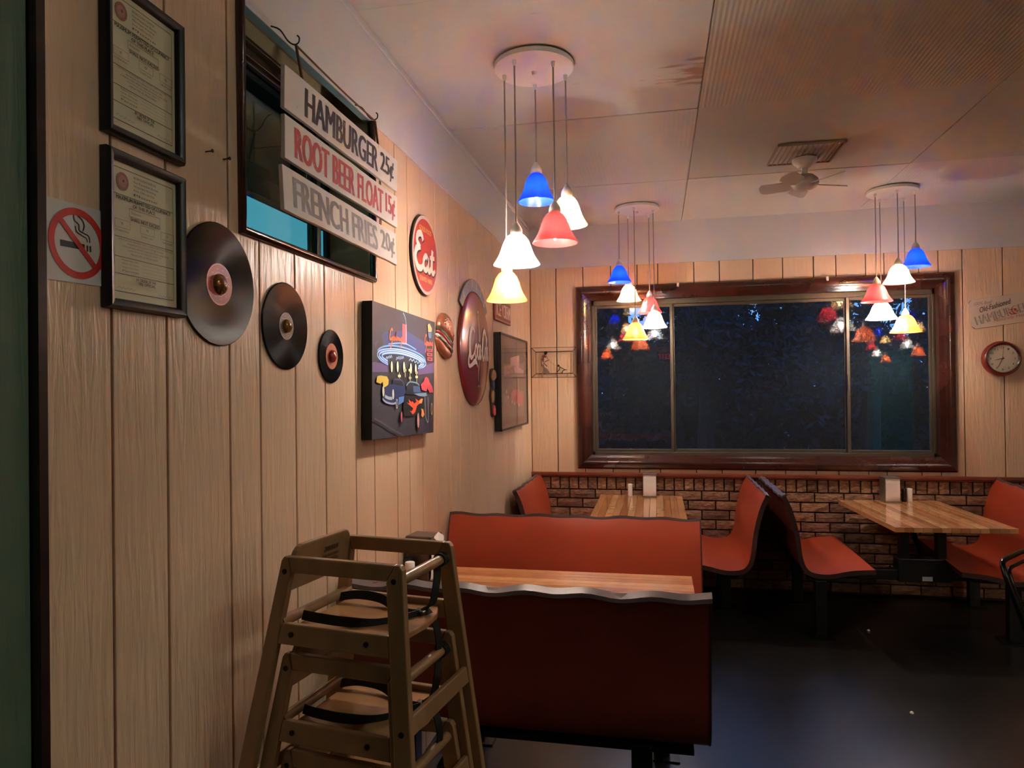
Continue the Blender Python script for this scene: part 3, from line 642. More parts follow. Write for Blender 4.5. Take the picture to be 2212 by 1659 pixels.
# ------------------------------------------------------------------ table things
m_chrome = mat('brushed_chrome', (150,146,140), .28, metal=.9); m_nap = mat('paper_napkin', (226,222,218), .9, bump=(40, (1,1,1), .15, .003))
m_dark = mat('dark_glass_bottle', (24,20,18), .25); m_lid = mat('black_lid', (12,12,12), .3)
m_brownmetal = mat('brown_metal', (98,82,70), .35, metal=.5)
def dispenser(loc, rz, label, body):
    t = thing('napkin_dispenser', label, 'napkin dispenser', loc, rz, 'napkin dispensers')
    b = MB(); w, d, h = .056, .06, .192
    b.box(-w, w, -d+.012, d, 0, h); b.build('case', body, t, bevel=.007)
    b = MB(); b.box(-w, w, -d-.006, -d+.014, 0, .012); b.box(-w, w, -d-.002, -d+.014, h-.010, h); b.build('lip', body, t, bevel=.002)
    b = MB(); vs = []; n = 8; random.seed(len(label))
    for i in range(n+1):
        z = .012+(h-.022)*i/n
        for j in range(6): vs.append((-w+.005+(2*w-.01)*j/5, -d+.004-random.uniform(0,.005)+(.004 if i in (0,n) else 0), z))
    for j in range(6): vs.append((-w+.005+(2*w-.01)*j/5, -d+.013, h-.011))
    b.add(vs, [(i*6+j, i*6+j+1, (i+1)*6+j+1, (i+1)*6+j) for i in range(n+1) for j in range(5)]); b.build('napkins', m_nap, t, smooth=40, fix=False)
    return t
dispenser((.998, 5.865, .7602), 0, 'napkin dispenser with white napkin face on the far left table', m_chrome)
dispenser((2.80, 5.82, .7602), 4, 'napkin dispenser with white napkin face on the far right table', m_chrome)
nd = dispenser((.075, 2.86, .8502), 84, 'brown napkin dispenser by the left wall on the near table, seen side on', m_brownmetal)
b = MB(); vs = [(-.03,-.06,.185),(.02,-.062,.195),(.045,-.075,.18),(.03,-.082,.16),(-.02,-.08,.165),(0,-.07,.205)]
b.add(vs, [(0,1,5),(1,2,5),(2,3,5),(3,4,5),(4,0,5)]); b.build('pulled_napkin', m_nap, nd, fix=False)
def shaker(loc, body, lid, label, r=.019, h=.10):
    t = thing('shaker', label, 'shaker', loc, 0, 'salt and pepper shakers')
    b = MB(); b.lathe([(0,0),(r*.95,0),(r,.004),(r,h*.72),(r*.97,h*.74),(0,h*.74)], 20); b.build('body', body, t, smooth=40)
    b = MB(); b.lathe([(r*1.02,h*.74),(r*1.02,h*.97),(r*.9,h),(0,h)], 20); b.build('lid', lid, t, smooth=40); return t
shaker((.838, 5.87, .7602), m_white, m_white, 'white salt shaker left of the dispenser on the far left table')
shaker((2.905, 5.84, .7602), m_dark, m_lid, 'dark pepper shaker beside the dispenser on the far right table')
shaker((2.948, 5.85, .7602), m_white, m_white, 'white salt shaker at the right end of the far right table\'s items')
shaker((.062, 2.725, .8502), m_white, m_white, 'white salt shaker on the near table, seen through the high chair', .020, .105)
shaker((.036, 2.772, .8502), m_dark, m_lid, 'dark pepper shaker with black lid on the near table', .020, .108)
b = MB(); b.lathe([(0,0),(.022,0),(.022,.09),(.018,.10),(.010,.115),(.010,.15),(0,.152)], 18); o = tag(b.build('sauce_bottle', m_dark, None, smooth=40), 'dark sauce bottle between dispenser and shakers on the near table', 'bottle'); o.location = (.05, 2.955, .8502)

# ------------------------------------------------------------------ stacked wooden high chairs
m_hw = mat('beech_wood', (160,124,88), .34, vary=(6, (3,3,.8), (140,106,72)), bump=(40, (1,1,.2), .05, .002), coat=.25)
m_hseat = mat('beech_seat', (186,136,90), .3, vary=(6, (1,4,4), (164,116,74)), coat=.3)
m_strap = mat('black_webbing', (10,10,11), .75, bump=(300, (1,1,1), .2, .001))
m_screw = mat('dark_screw', (40,36,32), .35, metal=.8)
SB, SF, SP = .188, .095, .0963; HT, HL, HW = .614, .318, .262
def high_chair(label, loc, rz, straps=True):
    """local x = forward, y = from near side to far side, z = up; side frames splay outwards"""
    t = thing('high_chair', label, 'high chair', loc, rz, 'stacked wooden high chairs'); th = .019
    xb = lambda z: -HL/2 - SB*(HT-z); xf = lambda z: HL/2 + SF*(HT-z); yo = lambda z: HW/2 + SP*(HT-z)
    lw = .044
    for sgn, nm in ((-1, 'near'), (1, 'far')):
        fn = lambda u, v, d: (u, sgn*(yo(v)-d), v)
        def pc(name, poly, d0=0, d1=th, bv=.003): b = MB(); b.ext(poly, d0, d1, fn); return b.build(name, m_hw, t, bevel=bv)
        pc('leg', [(xb(0),0),(xb(0)+lw,0),(xb(HT-.036)+lw*.8,HT-.036),(xb(HT)+.02,HT),(xb(HT)+.008,HT),(xb(HT)+.001,HT-.010)])
        pc('leg', [(xf(0),0),(xf(HT)-.001,HT-.010),(xf(HT)-.008,HT),(xf(HT)-.02,HT),(xf(HT-.036)-lw,HT-.036),(xf(0)-lw,0)])
        pc('top_rail', [(xb(HT-.036)+lw*.8+.0005,HT-.036),(xf(HT-.036)-lw-.0005,HT-.036),(xf(HT)-.0205,HT),(xb(HT)+.0205,HT)])
        z0, z1 = HT-.196, HT-.149
        pc('seat_rail', [(xb(z0)+lw*.85,z0),(xf(z0)-lw,z0),(xf(z1)-lw,z1),(xb(z1)+lw*.85,z1)], .001, th-.001)
        for sx_, sz_ in ((xb(HT-.03)+.018, HT-.034), (xf(HT-.03)-.024, HT-.034), (xb(HT-.172)+.07, HT-.172), (xf(HT-.172)-.10, HT-.172), (xf(HT-.34)-.022, HT-.345)):
            b = MB(); p0 = Vector((sx_, sgn*(yo(sz_)-.004), sz_)); p1 = Vector((sx_, sgn*(yo(sz_)+.0012), sz_)); b.cyl(p0, p1, .0062, n=12); b.build('screw', m_screw, t)
    # back board with rounded top corners, leaning a little
    z0, z1 = HT-.085, HT+.022; hw = yo(HT-.03)-th-.001; r = .030
    P = [(-hw-.006,z0),(hw+.006,z0),(hw,HT-.005)] + [(hw-r+r*math.cos(a), z1-r+r*math.sin(a)) for a in (0.2,.6,1.0,1.35,1.57)] + [(-hw+r-r*math.cos(a), z1-r+r*math.sin(a)) for a in (1.57,1.35,1.0,.6,.2)] + [(-hw,HT-.005)]
    fb = lambda u, v, d: (xb(v)+.012+d, u, v)
    b = MB(); b.ext(P, 0, .016, fb); back = b.build('back_board', m_hw, t, bevel=.004)
    if straps:
        A = Art(); A.text('WARNING', -.030, .040, .060, .014, (40,28,22), .02)
        for i, s in enumerate(('NEVER LEAVE CHILD', 'UNATTENDED', 'USE SAFETY BELT')): A.text(s, -.034, .026-.012*i, .068 if i != 1 else .05, .007, (48,34,26), .01)
        A.mb.v = [(xb(HT-.06+z)+.012+.016 - y + .0006, -x+.03, HT-.06+z) for x, y, z in A.mb.v]; A.build('warning_print', back)
    # seat, bars
    zs = HT-.168; b = MB(); hw = yo(zs)-th-.002
    b.ext([(xb(zs)+.05,-hw),(xf(zs)-.06,-hw),(xf(zs)-.035,-hw*.55),(xf(zs)-.028,0),(xf(zs)-.035,hw*.55),(xf(zs)-.06,hw),(xb(zs)+.05,hw)], zs-.010, zs+.004, lambda u, v, d: (u, v, d)); b.build('seat', m_hseat, t, bevel=.003)
    def rod(x, z, rr, name, mt=m_hw): b = MB(); y = yo(z)-.006; b.cyl((x,-y,z),(x,y,z),rr,n=16); return b.build(name, mt, t, smooth=40)
    rod(xf(HT-.034)-.022, HT-.038, .0125, 'tray_bar'); rod(xb(HT-.145)+.030, HT-.150, .0125, 'back_bar'); 
    b = MB(); z = HT-.335; y = yo(z)-.004; b.ext([(-y,z-.02),(y,z-.02),(y-.002,z+.02),(-y+.002,z+.02)], 0, .013, lambda u, v, d: (xf(v)-.018+d, u, v)); b.build('foot_rest', m_hw, t, bevel=.003)
    z = .09; b = MB(); y = yo(z)-.004; b.ext([(-y,z-.02),(y,z-.02),(y-.002,z+.02),(-y+.002,z+.02)], 0, .013, lambda u, v, d: (xb(v)+.006+d, u, v)); b.build('rear_stretcher', m_hw, t, bevel=.003)
    if straps:
        xt, zt = xf(HT-.034)-.022, HT-.038; yc = yo(zt)*.70
        b = MB(); n = 16; b.ribbon([(xt+.0155*math.cos(2*PI*i/n), yc, zt+.0155*math.sin(2*PI*i/n)) for i in range(n+1)], (0,.011,0)); b.build('strap_loop', m_strap, t)
        S = spline([(xt-.012, yc, zt-.012),(xt-.010, yc-.004, zt-.05),(xt-.014, yc-.02, zt-.10),(xt-.026, yc-.034, zs+.018),(xt-.04, yc-.04, zs+.007)], 5)
        b = MB(); b.ribbon(S, [(.004,.011,0)]*len(S)); b.build('crotch_strap', m_strap, t)
        S = spline([(xt-.03, yc-.035, zs+.02),(xt-.012, yc-.03, zs-.004),(xt+.004, yc-.035, zs-.03),(xt+.006, yc-.03, zs-.07),(xt, yc-.03, zs-.10)], 5); b = MB(); b.ribbon(S, [(.002,.011,0)]*len(S)); b.build('strap_tail', m_strap, t)
        xb0 = xb(zs)+.05
        for y0, bulge in ((-.085, .012), (.085, .02)):
            S = spline([(xb0, y0*.9, zs+.018),(xb0+.05, y0*1.05, zs+.014+bulge*.5),(xb0+.12, y0*1.0, zs+.012+bulge*.4),(xb0+.19, y0*.55, zs+.008),(xt-.035, yc*.4, zs+.008)], 6)
            b = MB(); b.ribbon(S, [(.002,.002,.011)]*len(S)); b.build('waist_strap', m_strap, t)
        b = MB(); b.box(xt-.05, xt-.02, yc-.06, yc-.03, zs+.006, zs+.016); b.build('buckle', m_lid, t, bevel=.003)
    return t
HC = [(.384, 1.580), -8.5]
DZ_ = .222
for k, lb in enumerate(('topmost wooden high chair of the stack, with black straps and warning print', 'second wooden high chair from the top of the stack', 'third wooden high chair from the top of the stack', 'lowest wooden high chair of the stack, standing on the floor')):
    high_chair(lb, (HC[0][0], HC[0][1], (3-k)*DZ_), HC[1], k < 2)

# ------------------------------------------------------------------ metal chair at the right edge
m_tube_ = mat('black_chromed_tube', (30,29,28), .22, metal=.85)
t = thing('metal_chair', 'black tubular metal chair cut by the right picture edge', 'chair', (3.0, 3.62, 0), -40)
def hoop(w, zt, r, x0, zb=.0, lean=.12):
    P = [(x0+.05, -w, zb), (x0, -w, .45), (x0-lean*.6, -w, zt-.12), (x0-lean*.85, -w*.93, zt-.04), (x0-lean, -w*.72, zt), (x0-lean, 0, zt+.006)]
    P = P + [(a, -b_, c) for a, b_, c in P[-2::-1]]; b = MB(); b.tube(spline(P, 5), r, 10); return b
hoop(.21, .815, .0125, -.20).build('back_hoop', m_tube_, t, smooth=60)
hoop(.165, .775, .009, -.195, .44, .11).build('inner_hoop', m_tube_, t, smooth=60)
b = MB(); b.lathe([(0,.43),(.19,.43),(.2,.44),(.2,.465),(.185,.478),(0,.482)], 28); b.build('seat', mat('black_vinyl', (16,15,15), .4), t, smooth=50)
for y in (-.17, .17):
    b = MB(); b.tube(spline([(.14, y*.9, .43),(.17, y*1.05, .25),(.20, y*1.2, 0.0)], 5), .011, 10); b.build('front_leg', m_tube_, t, smooth=60)
b = MB(); b.tube([(.19*math.cos(a), .19*math.sin(a), .22) for a in [2*PI*i/24 for i in range(24)]], .007, 8, True); b.build('ring_stretcher', m_tube_, t, smooth=60)
# ------------------------------------------------------------------ things on the left wall (local X = along the wall, Z = up, -Y = out of the wall)
def wall_thing(name, label, cat, y, z, group=None, out=0.001, tilt=0.0):
    o = thing(name, label, cat, (out, y, z), 90, group); o.rotation_euler = Matrix.Rotation(PI/2, 3, 'Z').to_euler()
    if tilt: o.rotation_euler = (Matrix.Rotation(PI/2, 3, 'Z') @ Matrix.Rotation(tilt, 3, 'Y')).to_euler()
    return o
m_pglass = pane_glass('picture_glass', (1,1,1), 1.06)
m_frame = mat('black_frame', (22,22,24), .35, bump=(60, (1,1,1), .1, .002)); m_paper = mat('cream_certificate', (205,196,164), .55)
INK = (52,50,44)
def frame4(t, w, h, fw_, d, mt, name='frame'):
    b = MB(); pr = [(0,0),(0,d*.7),(fw_*.25,d),(fw_*.7,d*.9),(fw_,d*.55),(fw_,0)]; n = len(pr); cs = [(-w/2,-h/2,1,1),(w/2,-h/2,-1,1),(w/2,h/2,-1,-1),(-w/2,h/2,1,-1)]
    for k in range(4):
        a, c = cs[k], cs[(k+1) % 4]; b = MB()
        b.add([(q[0]+q[2]*i, -o_, q[1]+q[3]*i) for q in (a, c) for i, o_ in pr], [(i, (i+1) % n, n+(i+1) % n, n+i) for i in range(n)] + [tuple(range(n-1,-1,-1)), tuple(range(n,2*n))]); b.build(name+'_side', mt, t, smooth=40)
def certificate(y, z, w, h, label, detail):
    t = wall_thing('framed_certificate', label, 'certificate', y, z, 'framed occupancy certificates'); frame4(t, w, h, .020, .022, m_frame)
    b = MB(); b.box(-w/2+.015, w/2-.015, -.006, 0, -h/2+.015, h/2-.015); p = b.build('paper', m_paper, t)
    A = Art(.0062); iw, ih = w-.042, h-.042; X = lambda u: -iw/2+u*iw; Z = lambda v: ih/2-v*ih
    for v in (.04, .235, .545, .69, .815, .945): A.rect(X(.01), Z(v)-.0007, X(.95), Z(v)+.0007, INK)
    A.rect(X(.95), Z(.945), X(.95)+.0008, Z(.04), INK)
    A.disc(X(.16), Z(.135), .0165, .0185, (150,96,88)); A.disc(X(.16), Z(.135), .011, .012, (168,120,106)); A.disc(X(.17), Z(.13), .003, .003, (110,64,60))
    for i in range(5): A.text(['BOROUGH OFFICE', 'Fire Prevention Bureau', 'Municipal Building', 'Fire Official N.J.', 'Phone'][i], X(.32), Z(.085+.032*i), iw*[.34,.38,.34,.32,.36][i], .0048, INK)
    A.text('MAXIMUM PERMITTED OCCUPANCY', X(.06), Z(.272), iw*.84, .0080, INK, .015); A.text('OF THIS PLACE', X(.30), Z(.308), iw*.34, .0075, INK, .015)
    A.frame(X(.24), Z(.378), X(.72), Z(.318), .0008, INK); A.text('Restaurant', X(.27), Z(.355), iw*.15, .0055, INK)
    A.text('SHALL NOT EXCEED', X(.26), Z(.408), iw*.46, .0075, INK, .015)
    for u, n_, c in ((.03, '90', 'STANDING'), (.40, '0', 'CHAIRS ONLY'), (.72, '0', 'TABLES & CHAIRS')):
        A.frame(X(u), Z(.482), X(u+.22), Z(.42), .0007, INK); A.text(n_, X(u+.09), Z(.458), iw*.03, .0055, INK); A.text(c, X(u+.01), Z(.51), iw*.19, .004, INK)
    for i in range(5): A.text(['THIS PLACE OF ASSEMBLY SHALL COMPLY WITH THE FIRE CODE', 'MAXIMUM OCCUPANCY TO BE POSTED', 'A PERSON WHO PERMITS OVERCROWDING SHALL BE IN', 'VIOLATION OF THE CODE AND SUBJECT TO', 'PENALTIES AS PRESCRIBED'][i], X([.07,.2,.12,.2,.25][i]), Z(.572+.024*i), iw*[.85,.56,.72,.52,.42][i], .0036, INK)
    for i in range(4): A.text(['Registration No.', 'Use Group', 'Inspection Date', 'Permit'][i], X(.12), Z(.722+.026*i), iw*.24, .0042, INK); A.rect(X(.42), Z(.724+.026*i), X(.82), Z(.724+.026*i)+.0004, INK)
    A.text('BY ORDER OF THE', X(.32), Z(.853), iw*.30, .0062, INK, .012); A.text('FIRE OFFICIAL', X(.35), Z(.880), iw*.26, .0062, INK, .012)
    squiggle(A, X(.04), Z(.92), X(.30), Z(.925), .0022, .0006, INK); squiggle(A, X(.66), Z(.93), X(.90), Z(.935), .003, .0006, INK)
    A.build('printing', p)
    b = MB(); b.box(-w/2+.018, w/2-.018, -.0105, -.0095, -h/2+.018, h/2-.018); b.build('glass', m_pglass, t)
certificate(1.290, 2.335, .232, .318, 'black-framed occupancy certificate, upper of two, cut by the top picture edge', 0)
certificate(1.290, 1.989, .232, .318, 'black-framed occupancy certificate, lower of two, overlapping the no-smoking sign', 0)
t = wall_thing('no_smoking_sign', 'white no-smoking sheet with red ring left of the lower certificate', 'sign', 1.118, 1.942, None, .001, -.03)
b = MB(); b.box(-.071, .071, -.0012, 0, -.074, .074); sh = b.build('sheet', mat('white_sheet', (205,200,196), .4), t)
A = Art(.0014); RED = (196,44,34); BK = (24,22,24)
A.rect(-.040, -.010, .016, .0015, BK)
for x in (.020, .027): A.rect(x, -.011, x+.004, .0005, BK)
A.stroke([(.028,.006),(.026,.018),(.014,.022),(.004,.026),(.003,.036),(-.006,.042),(-.008,.052),(.0,.058)], .0026, BK); A.stroke([(.022,.006),(.020,.013),(.010,.017),(-.002,.022),(-.005,.032)], .0022, BK); A.stroke([(.012,.026),(.016,.036),(.012,.046),(.002,.052)], .0022, BK)
A.ring(0, 0, .053, .066, RED); A.poly([(-.044,.036),(-.036,.044),(.044,-.036),(.036,-.044)], RED); A.build('print', sh)
for (y, z), lb in (((1.505, 2.243), 'left one of two, on the panel beside the certificates'), ((1.575, 2.247), 'right one of two, just left of the high window')):
    b = MB(); b.cyl((0,0,0),(.020,0,.001),.0018,n=8); b.cyl((.020,0,.001),(.022,0,.001),.0045,n=10); o = b.build('nail', m_black); o.location = (-.002, y, z); tag(o, 'bent dark nail in the wall, ' + lb, 'nail', 'nails in the left wall')
# records
m_vinyl = mat('black_vinyl_record', (10,9,10), .16, spec=.06)
def vinyl_mat():
    m = m_vinyl; tr = m.node_tree; b = tr.nodes['Principled BSDF']; b.inputs['Anisotropic'].default_value = .75
    tg = tr.nodes.new('ShaderNodeTangent'); tg.direction_type = 'RADIAL'; tg.axis = 'Y'; tr.links.new(tg.outputs[0], b.inputs['Tangent'])
vinyl_mat()
def record(y, z, r, rl, cols, label):
    t = wall_thing('vinyl_record', label, 'record', y, z, 'records on the left wall', .002)
    P = [(0,-.001),(r-.002,-.001),(r,-.003),(r-.002,-.0045)]
    P += [(rl,-.004),(0,-.004)]
    b = MB(); b.lathe(P, 56, axis='Y'); b.build('disc', m_vinyl, t, smooth=25)
    A = Art(.0046); A.disc(0, 0, rl, rl, cols[0], 40); A.ring(0, 0, rl*.94, rl*.97, cols[1], 40); A.ring(0, 0, rl*.55, rl*.58, cols[1], 40)
    for i in range(10): a = i*.6; A.rect(rl*.72*math.cos(a)-.004, rl*.72*math.sin(a), rl*.72*math.cos(a)+.004, rl*.72*math.sin(a)+.0015, cols[1])
    A.build('label', t)
    b = MB(); b.lathe([(rl*.5,-.0055),(rl*.46,-.012),(rl*.3,-.017),(0,-.019)], 24, axis='Y'); kn = b.build('centre_badge', mat('badge_%d_%d_%d' % cols[2], cols[2], .2, metal=cols[4] if len(cols) > 4 else 0, coat=.6), t, smooth=60)
    A = Art(.0192); A.poly([(-rl*.3,-rl*.02),(rl*.1,rl*.12),(rl*.32,-rl*.02),(rl*.1,-rl*.32),(-rl*.22,-rl*.25)], cols[3]); A.disc(rl*.05, 0, rl*.08, rl*.08, (30,26,24), 12)
    A.warp(lambda x, y_, z_: (x, -.0125-.0066*max(0, 1-(x*x+z_*z_)/(rl*.48)**2), z_)); A.build('badge_print', kn)
record(1.546, 1.927, .1524, .052, ((176,74,70),(206,128,120),(132,92,40),(96,66,30),.7), 'largest black record, with red label and brass centre')
record(1.864, 1.851, .127, .040, ((96,72,62),(150,122,108),(150,110,50),(20,16,16),.6), 'medium black record with dark grey-brown label, middle of the three')
record(2.153, 1.775, .089, .043, ((196,104,66),(160,72,50),(150,38,40),(70,100,150)), 'smallest black record with orange label and red-blue centre')

# ------------------------------------------------------------------ hanging price boards in front of the high window
t = wall_thing('hanging_price_sign', 'three white plank price boards hung in front of the high window', 'sign', 2.09, 2.40)
m_board = mat('chipped_white_board', (228,221,215), .6, vary=(6, (1,1,1), (214,206,199)), spots=(26, .70, (150,120,110)), bump=(30, (1,1,1), .15, .003))
m_rope = mat('brown_rope', (104,74,50), .9); m_wire = mat('dark_wire', (54,44,38), .5, metal=.6)
X_ = .100
def board(yc, zc, w, h, rot, tilt, txt, col, tw, th, tx):
    o = bpy.data.objects.new('board', None); C.link(o); o.parent = t; 
    b = MB(); n = 10; random.seed(len(txt)); top = [(-w/2+w*i/n, h/2+random.uniform(-.0015,.0015)) for i in range(n+1)]; bot = [(w/2-w*i/n, -h/2+random.uniform(-.0015,.0015)) for i in range(n+1)]
    b.ext(bot[::-1] + top[::-1], -.010, .002, lambda u, v, d: (u, d, v))
    bpy.data.objects.remove(o)
    o = b.build('board', [m_board], t, bevel=.0015); o.location = (yc-2.09, -X_, zc-2.40); o.rotation_euler = (tilt, -rot, 0)
    words(o, txt, .0103, tx, -th/2, tw, th, col, .034)
    return o
m_dk = mat('faded_black_letters', (58,52,60), .6, spots=(60, .66, (140,132,128))); m_rd = mat('faded_red_letters', (188,70,74), .6, spots=(60, .66, (200,140,136))); m_gy = mat('faded_grey_letters', (138,138,138), .6, vary=(4, (1,1,1), (104,98,100)), spots=(60, .68, (180,176,170)))
board(2.093, 2.470, .822, .116, .004, .03, 'HAMBURGER 25¢', m_dk, .665, .082, -.298)
board(2.090, 2.334, .818, .117, -.003, .0, 'ROOT BEER FLOAT 15¢', m_rd, .735, .085, -.355)
board(2.078, 2.194, .815, .120, -.010, -.05, 'FRENCH FRIES 20¢', m_gy, .735, .085, -.352)
for yy in (1.815, 2.365):
    for zz in (2.402, 2.264):
        b = MB(); b.tube([(yy-2.09+.006*math.sin(a), -X_+.004, zz-2.40+.017*math.cos(a)) for a in [2*PI*i/12 for i in range(12)]], .0016, 6, True); b.build('link', m_wire, t)
b = MB(); b.tube([(-.285, -X_+.003, .128), (-.290, -X_+.02, .235)], .004, 6); b.build('hanger', m_rope, t)
b = MB(); b.tube([(.262, -X_+.003, .128), (.275, -X_+.02, .232)], .004, 6); b.build('hanger', m_rope, t)
b = MB(); b.tube(spline([(-.290, -X_+.02, .235), (0, -X_+.02, .229), (.275, -X_+.02, .232)], 4), .0034, 6); b.build('cross_rope', m_rope, t)
for yy in (-.290, .275):
    b = MB(); b.tube(spline([(yy, .004, .300), (yy, -.03, .285), (yy, -X_+.045, .250), (yy, -X_+.025, .237), (yy, -X_+.012, .242), (yy, -X_+.010, .255), (yy, -X_+.016, .262)], 4), .0022, 6); b.build('wall_hook', m_wire, t)

# ------------------------------------------------------------------ signs further along the left wall
t = wall_thing('round_metal_sign', 'round red metal sign with white script, above the neon diner canvas', 'sign', 3.11, 2.286, None, .004, 0.0)
R = .186; b = MB(); b.lathe([(0,0),(R-.004,0),(R,-.004),(R,-.010),(R-.004,-.012),(0,-.012)], 56, axis='Y'); b.build('disc', m_black, t, smooth=40)
A = Art(.0123); A.disc(0,0,R*.985,R*.985,(206,190,184),56); A.disc(0,0,R*.90,R*.90,(176,58,52),56)
A.text('GOOD FOOD', -.085, .105, .17, .024, (222,180,110), .02); A.text('SERVED HERE', -.09, -.125, .18, .022, (222,180,110), .02)
script(A, EAT, -.128, -.080, .27, .165, (40,34,34), 1.15, (0,3), (0,3.1)); script(A, EAT, -.134, -.074, .27, .165, (232,226,218), 1.05, (0,3), (0,3.1)); A.build('face_print', t)

# canvas print of a neon drive-in
t = wall_thing('canvas_print', 'dark canvas of a neon-ringed night drive-in with hot rods', 'picture', 2.5, 1.46, None, .003, 0.0)
ART={'tower':[(0.219,0.473),(0.269,0.472),(0.267,0.389),(0.216,0.388)],'mast':[(0.228,0.518),(0.246,0.507),(0.258,0.49),(0.261,0.472),(0.262,0.449),(0.26,0.39)],'arc1':[(-0.047,0.348),(-0.023,0.359),(0.026,0.369),(0.114,0.376),(0.234,0.375),(0.365,0.365),(0.464,0.35),(0.506,0.332)],'arc2':[(0.062,0.38),(0.204,0.392),(0.288,0.389),(0.382,0.374)],'r1':[(0.055,0.3),(-0.012,0.313),(-0.048,0.331),(-0.028,0.349),(0.048,0.359),(0.163,0.364),(0.309,0.359),(0.44,0.343),(0.509,0.322),(0.481,0.303),(0.403,0.294)],'r2':[(0.051,0.306),(-0.003,0.318),(-0.031,0.332),(-0.006,0.345),(0.066,0.353),(0.172,0.356),(0.308,0.351),(0.422,0.338),(0.484,0.321),(0.456,0.306),(0.409,0.299)],'r3':[(0.051,0.313),(0.011,0.322),(-0.005,0.332),(0.02,0.341),(0.089,0.347),(0.192,0.349),(0.308,0.343),(0.41,0.332),(0.46,0.318),(0.439,0.31),(0.409,0.303)],'galaxy':[(0.071,0.368),(0.208,0.376),(0.21,0.442),(0.073,0.431)],'galaxy2':[(0.492,0.371),(0.611,0.386),(0.614,0.449),(0.495,0.436)],'sq1':[(0.029,0.324),(0.094,0.333)],'sq2':[(0.137,0.327),(0.225,0.334)],'sq3':[(0.288,0.328),(0.433,0.319)],'cone':[(0.537,0.496),(0.563,0.504),(0.598,0.484),(0.591,0.467),(0.543,0.464)],'cup':[(0.539,0.46),(0.591,0.464),(0.584,0.438),(0.548,0.437)],'b1':[(0.524,0.386),(0.598,0.388),(0.598,0.376),(0.524,0.374)],'b2':[(0.52,0.368),(0.597,0.368),(0.597,0.355),(0.52,0.354)],'b3':[(0.523,0.348),(0.597,0.348),(0.596,0.333),(0.522,0.332)],'glow':[(-0.074,0.373),(0.027,0.424),(0.258,0.449),(0.516,0.411),(0.514,0.36),(0.309,0.36),(-0.05,0.343)],'disc':[(-0.048,0.331),(-0.015,0.358),(0.104,0.373),(0.255,0.373),(0.452,0.352),(0.509,0.322),(0.403,0.295),(0.2,0.288),(0.055,0.301)],'hall':[(0.056,0.313),(0.412,0.309),(0.403,0.235),(0.06,0.233)],'pl':[(-0.095,0.303),(0.01,0.313),(0.051,0.305),(0.061,0.271),(-0.097,0.268)],'pr':[(0.403,0.297),(0.636,0.328),(0.627,0.279),(0.404,0.266)],'lamps':[(0.087,0.292),(0.151,0.294),(0.223,0.294),(0.305,0.291),(0.365,0.29)],'win':[(0.168,0.258),(0.234,0.283),(0.291,0.284),(0.373,0.276),(0.373,0.257),(0.29,0.252)],'ycar':[(-0.073,0.233),(-0.062,0.253),(-0.03,0.256),(0.031,0.253),(0.05,0.24),(0.045,0.222),(0.021,0.214),(-0.003,0.211),(-0.012,0.232),(-0.031,0.225),(-0.073,0.23)],'bcar':[(-0.013,0.193),(0.002,0.209),(0.045,0.222),(0.085,0.224),(0.105,0.246),(0.147,0.249),(0.194,0.243),(0.226,0.218),(0.237,0.191),(0.214,0.175),(0.15,0.176),(0.144,0.154),(0.123,0.148),(0.082,0.147),(0.014,0.154),(-0.016,0.166)],'bwin':[(0.087,0.225),(0.115,0.242),(0.189,0.239),(0.215,0.216),(0.135,0.22)],'grille':[(0.008,0.178),(0.044,0.17),(0.083,0.168)],'bumper':[(-0.016,0.169),(0.014,0.156),(0.082,0.147),(0.123,0.15)],'hl':[(0.093,0.184),(-0.008,0.196)],'door':[(0.152,0.172),(0.214,0.175),(0.208,0.152),(0.149,0.14)],'cabin':[(0.236,0.183),(0.243,0.218),(0.272,0.232),(0.306,0.234),(0.372,0.229),(0.402,0.219),(0.426,0.187),(0.322,0.18)],'roofline':[(0.24,0.218),(0.272,0.232),(0.306,0.234),(0.372,0.229),(0.402,0.219)],'cwin':[(0.323,0.218),(0.408,0.214),(0.42,0.189),(0.325,0.19)],'hood':[(0.328,0.184),(0.49,0.187),(0.506,0.174),(0.464,0.17),(0.394,0.173)],'body':[(0.202,0.145),(0.231,0.179),(0.457,0.172),(0.468,0.117),(0.331,0.089),(0.206,0.094)],'flame':[(0.235,0.15),(0.274,0.143),(0.264,0.163),(0.298,0.148),(0.309,0.154),(0.333,0.142),(0.363,0.149),(0.345,0.164),(0.394,0.152),(0.425,0.164),(0.45,0.16),(0.431,0.148),(0.368,0.132),(0.343,0.105),(0.313,0.096),(0.274,0.115),(0.302,0.11),(0.32,0.122),(0.286,0.133)],'flame2':[(0.4,0.156),(0.447,0.16),(0.431,0.141),(0.393,0.14)],'fend':[(0.417,0.119),(0.449,0.114),(0.464,0.09),(0.441,0.079),(0.419,0.087),(0.429,0.106)],'wheels':[(0.381,0.068),(0.179,0.091),(0.568,0.112),(0.128,0.146)],'loop':[(0.47,0.17),(0.475,0.117),(0.48,0.079),(0.509,0.054),(0.52,0.094),(0.513,0.167)],'rcar':[(0.424,0.223),(0.466,0.238),(0.48,0.255),(0.506,0.258),(0.532,0.251),(0.545,0.236),(0.586,0.214),(0.599,0.188),(0.544,0.186),(0.517,0.206),(0.497,0.193),(0.439,0.2)],'road':[(-0.101,0.098),(-0.012,0.074),(0.084,0.045),(0.209,0.012)],'tree':[(-0.055,0.304),(-0.066,0.35),(-0.031,0.403),(-0.005,0.408),(0.012,0.38),(0.002,0.337),(-0.008,0.303)]}
TLc, TRc, BLc, BRc = (-.09,.531), (.651,.518), (-.108,.019), (.611,.001)
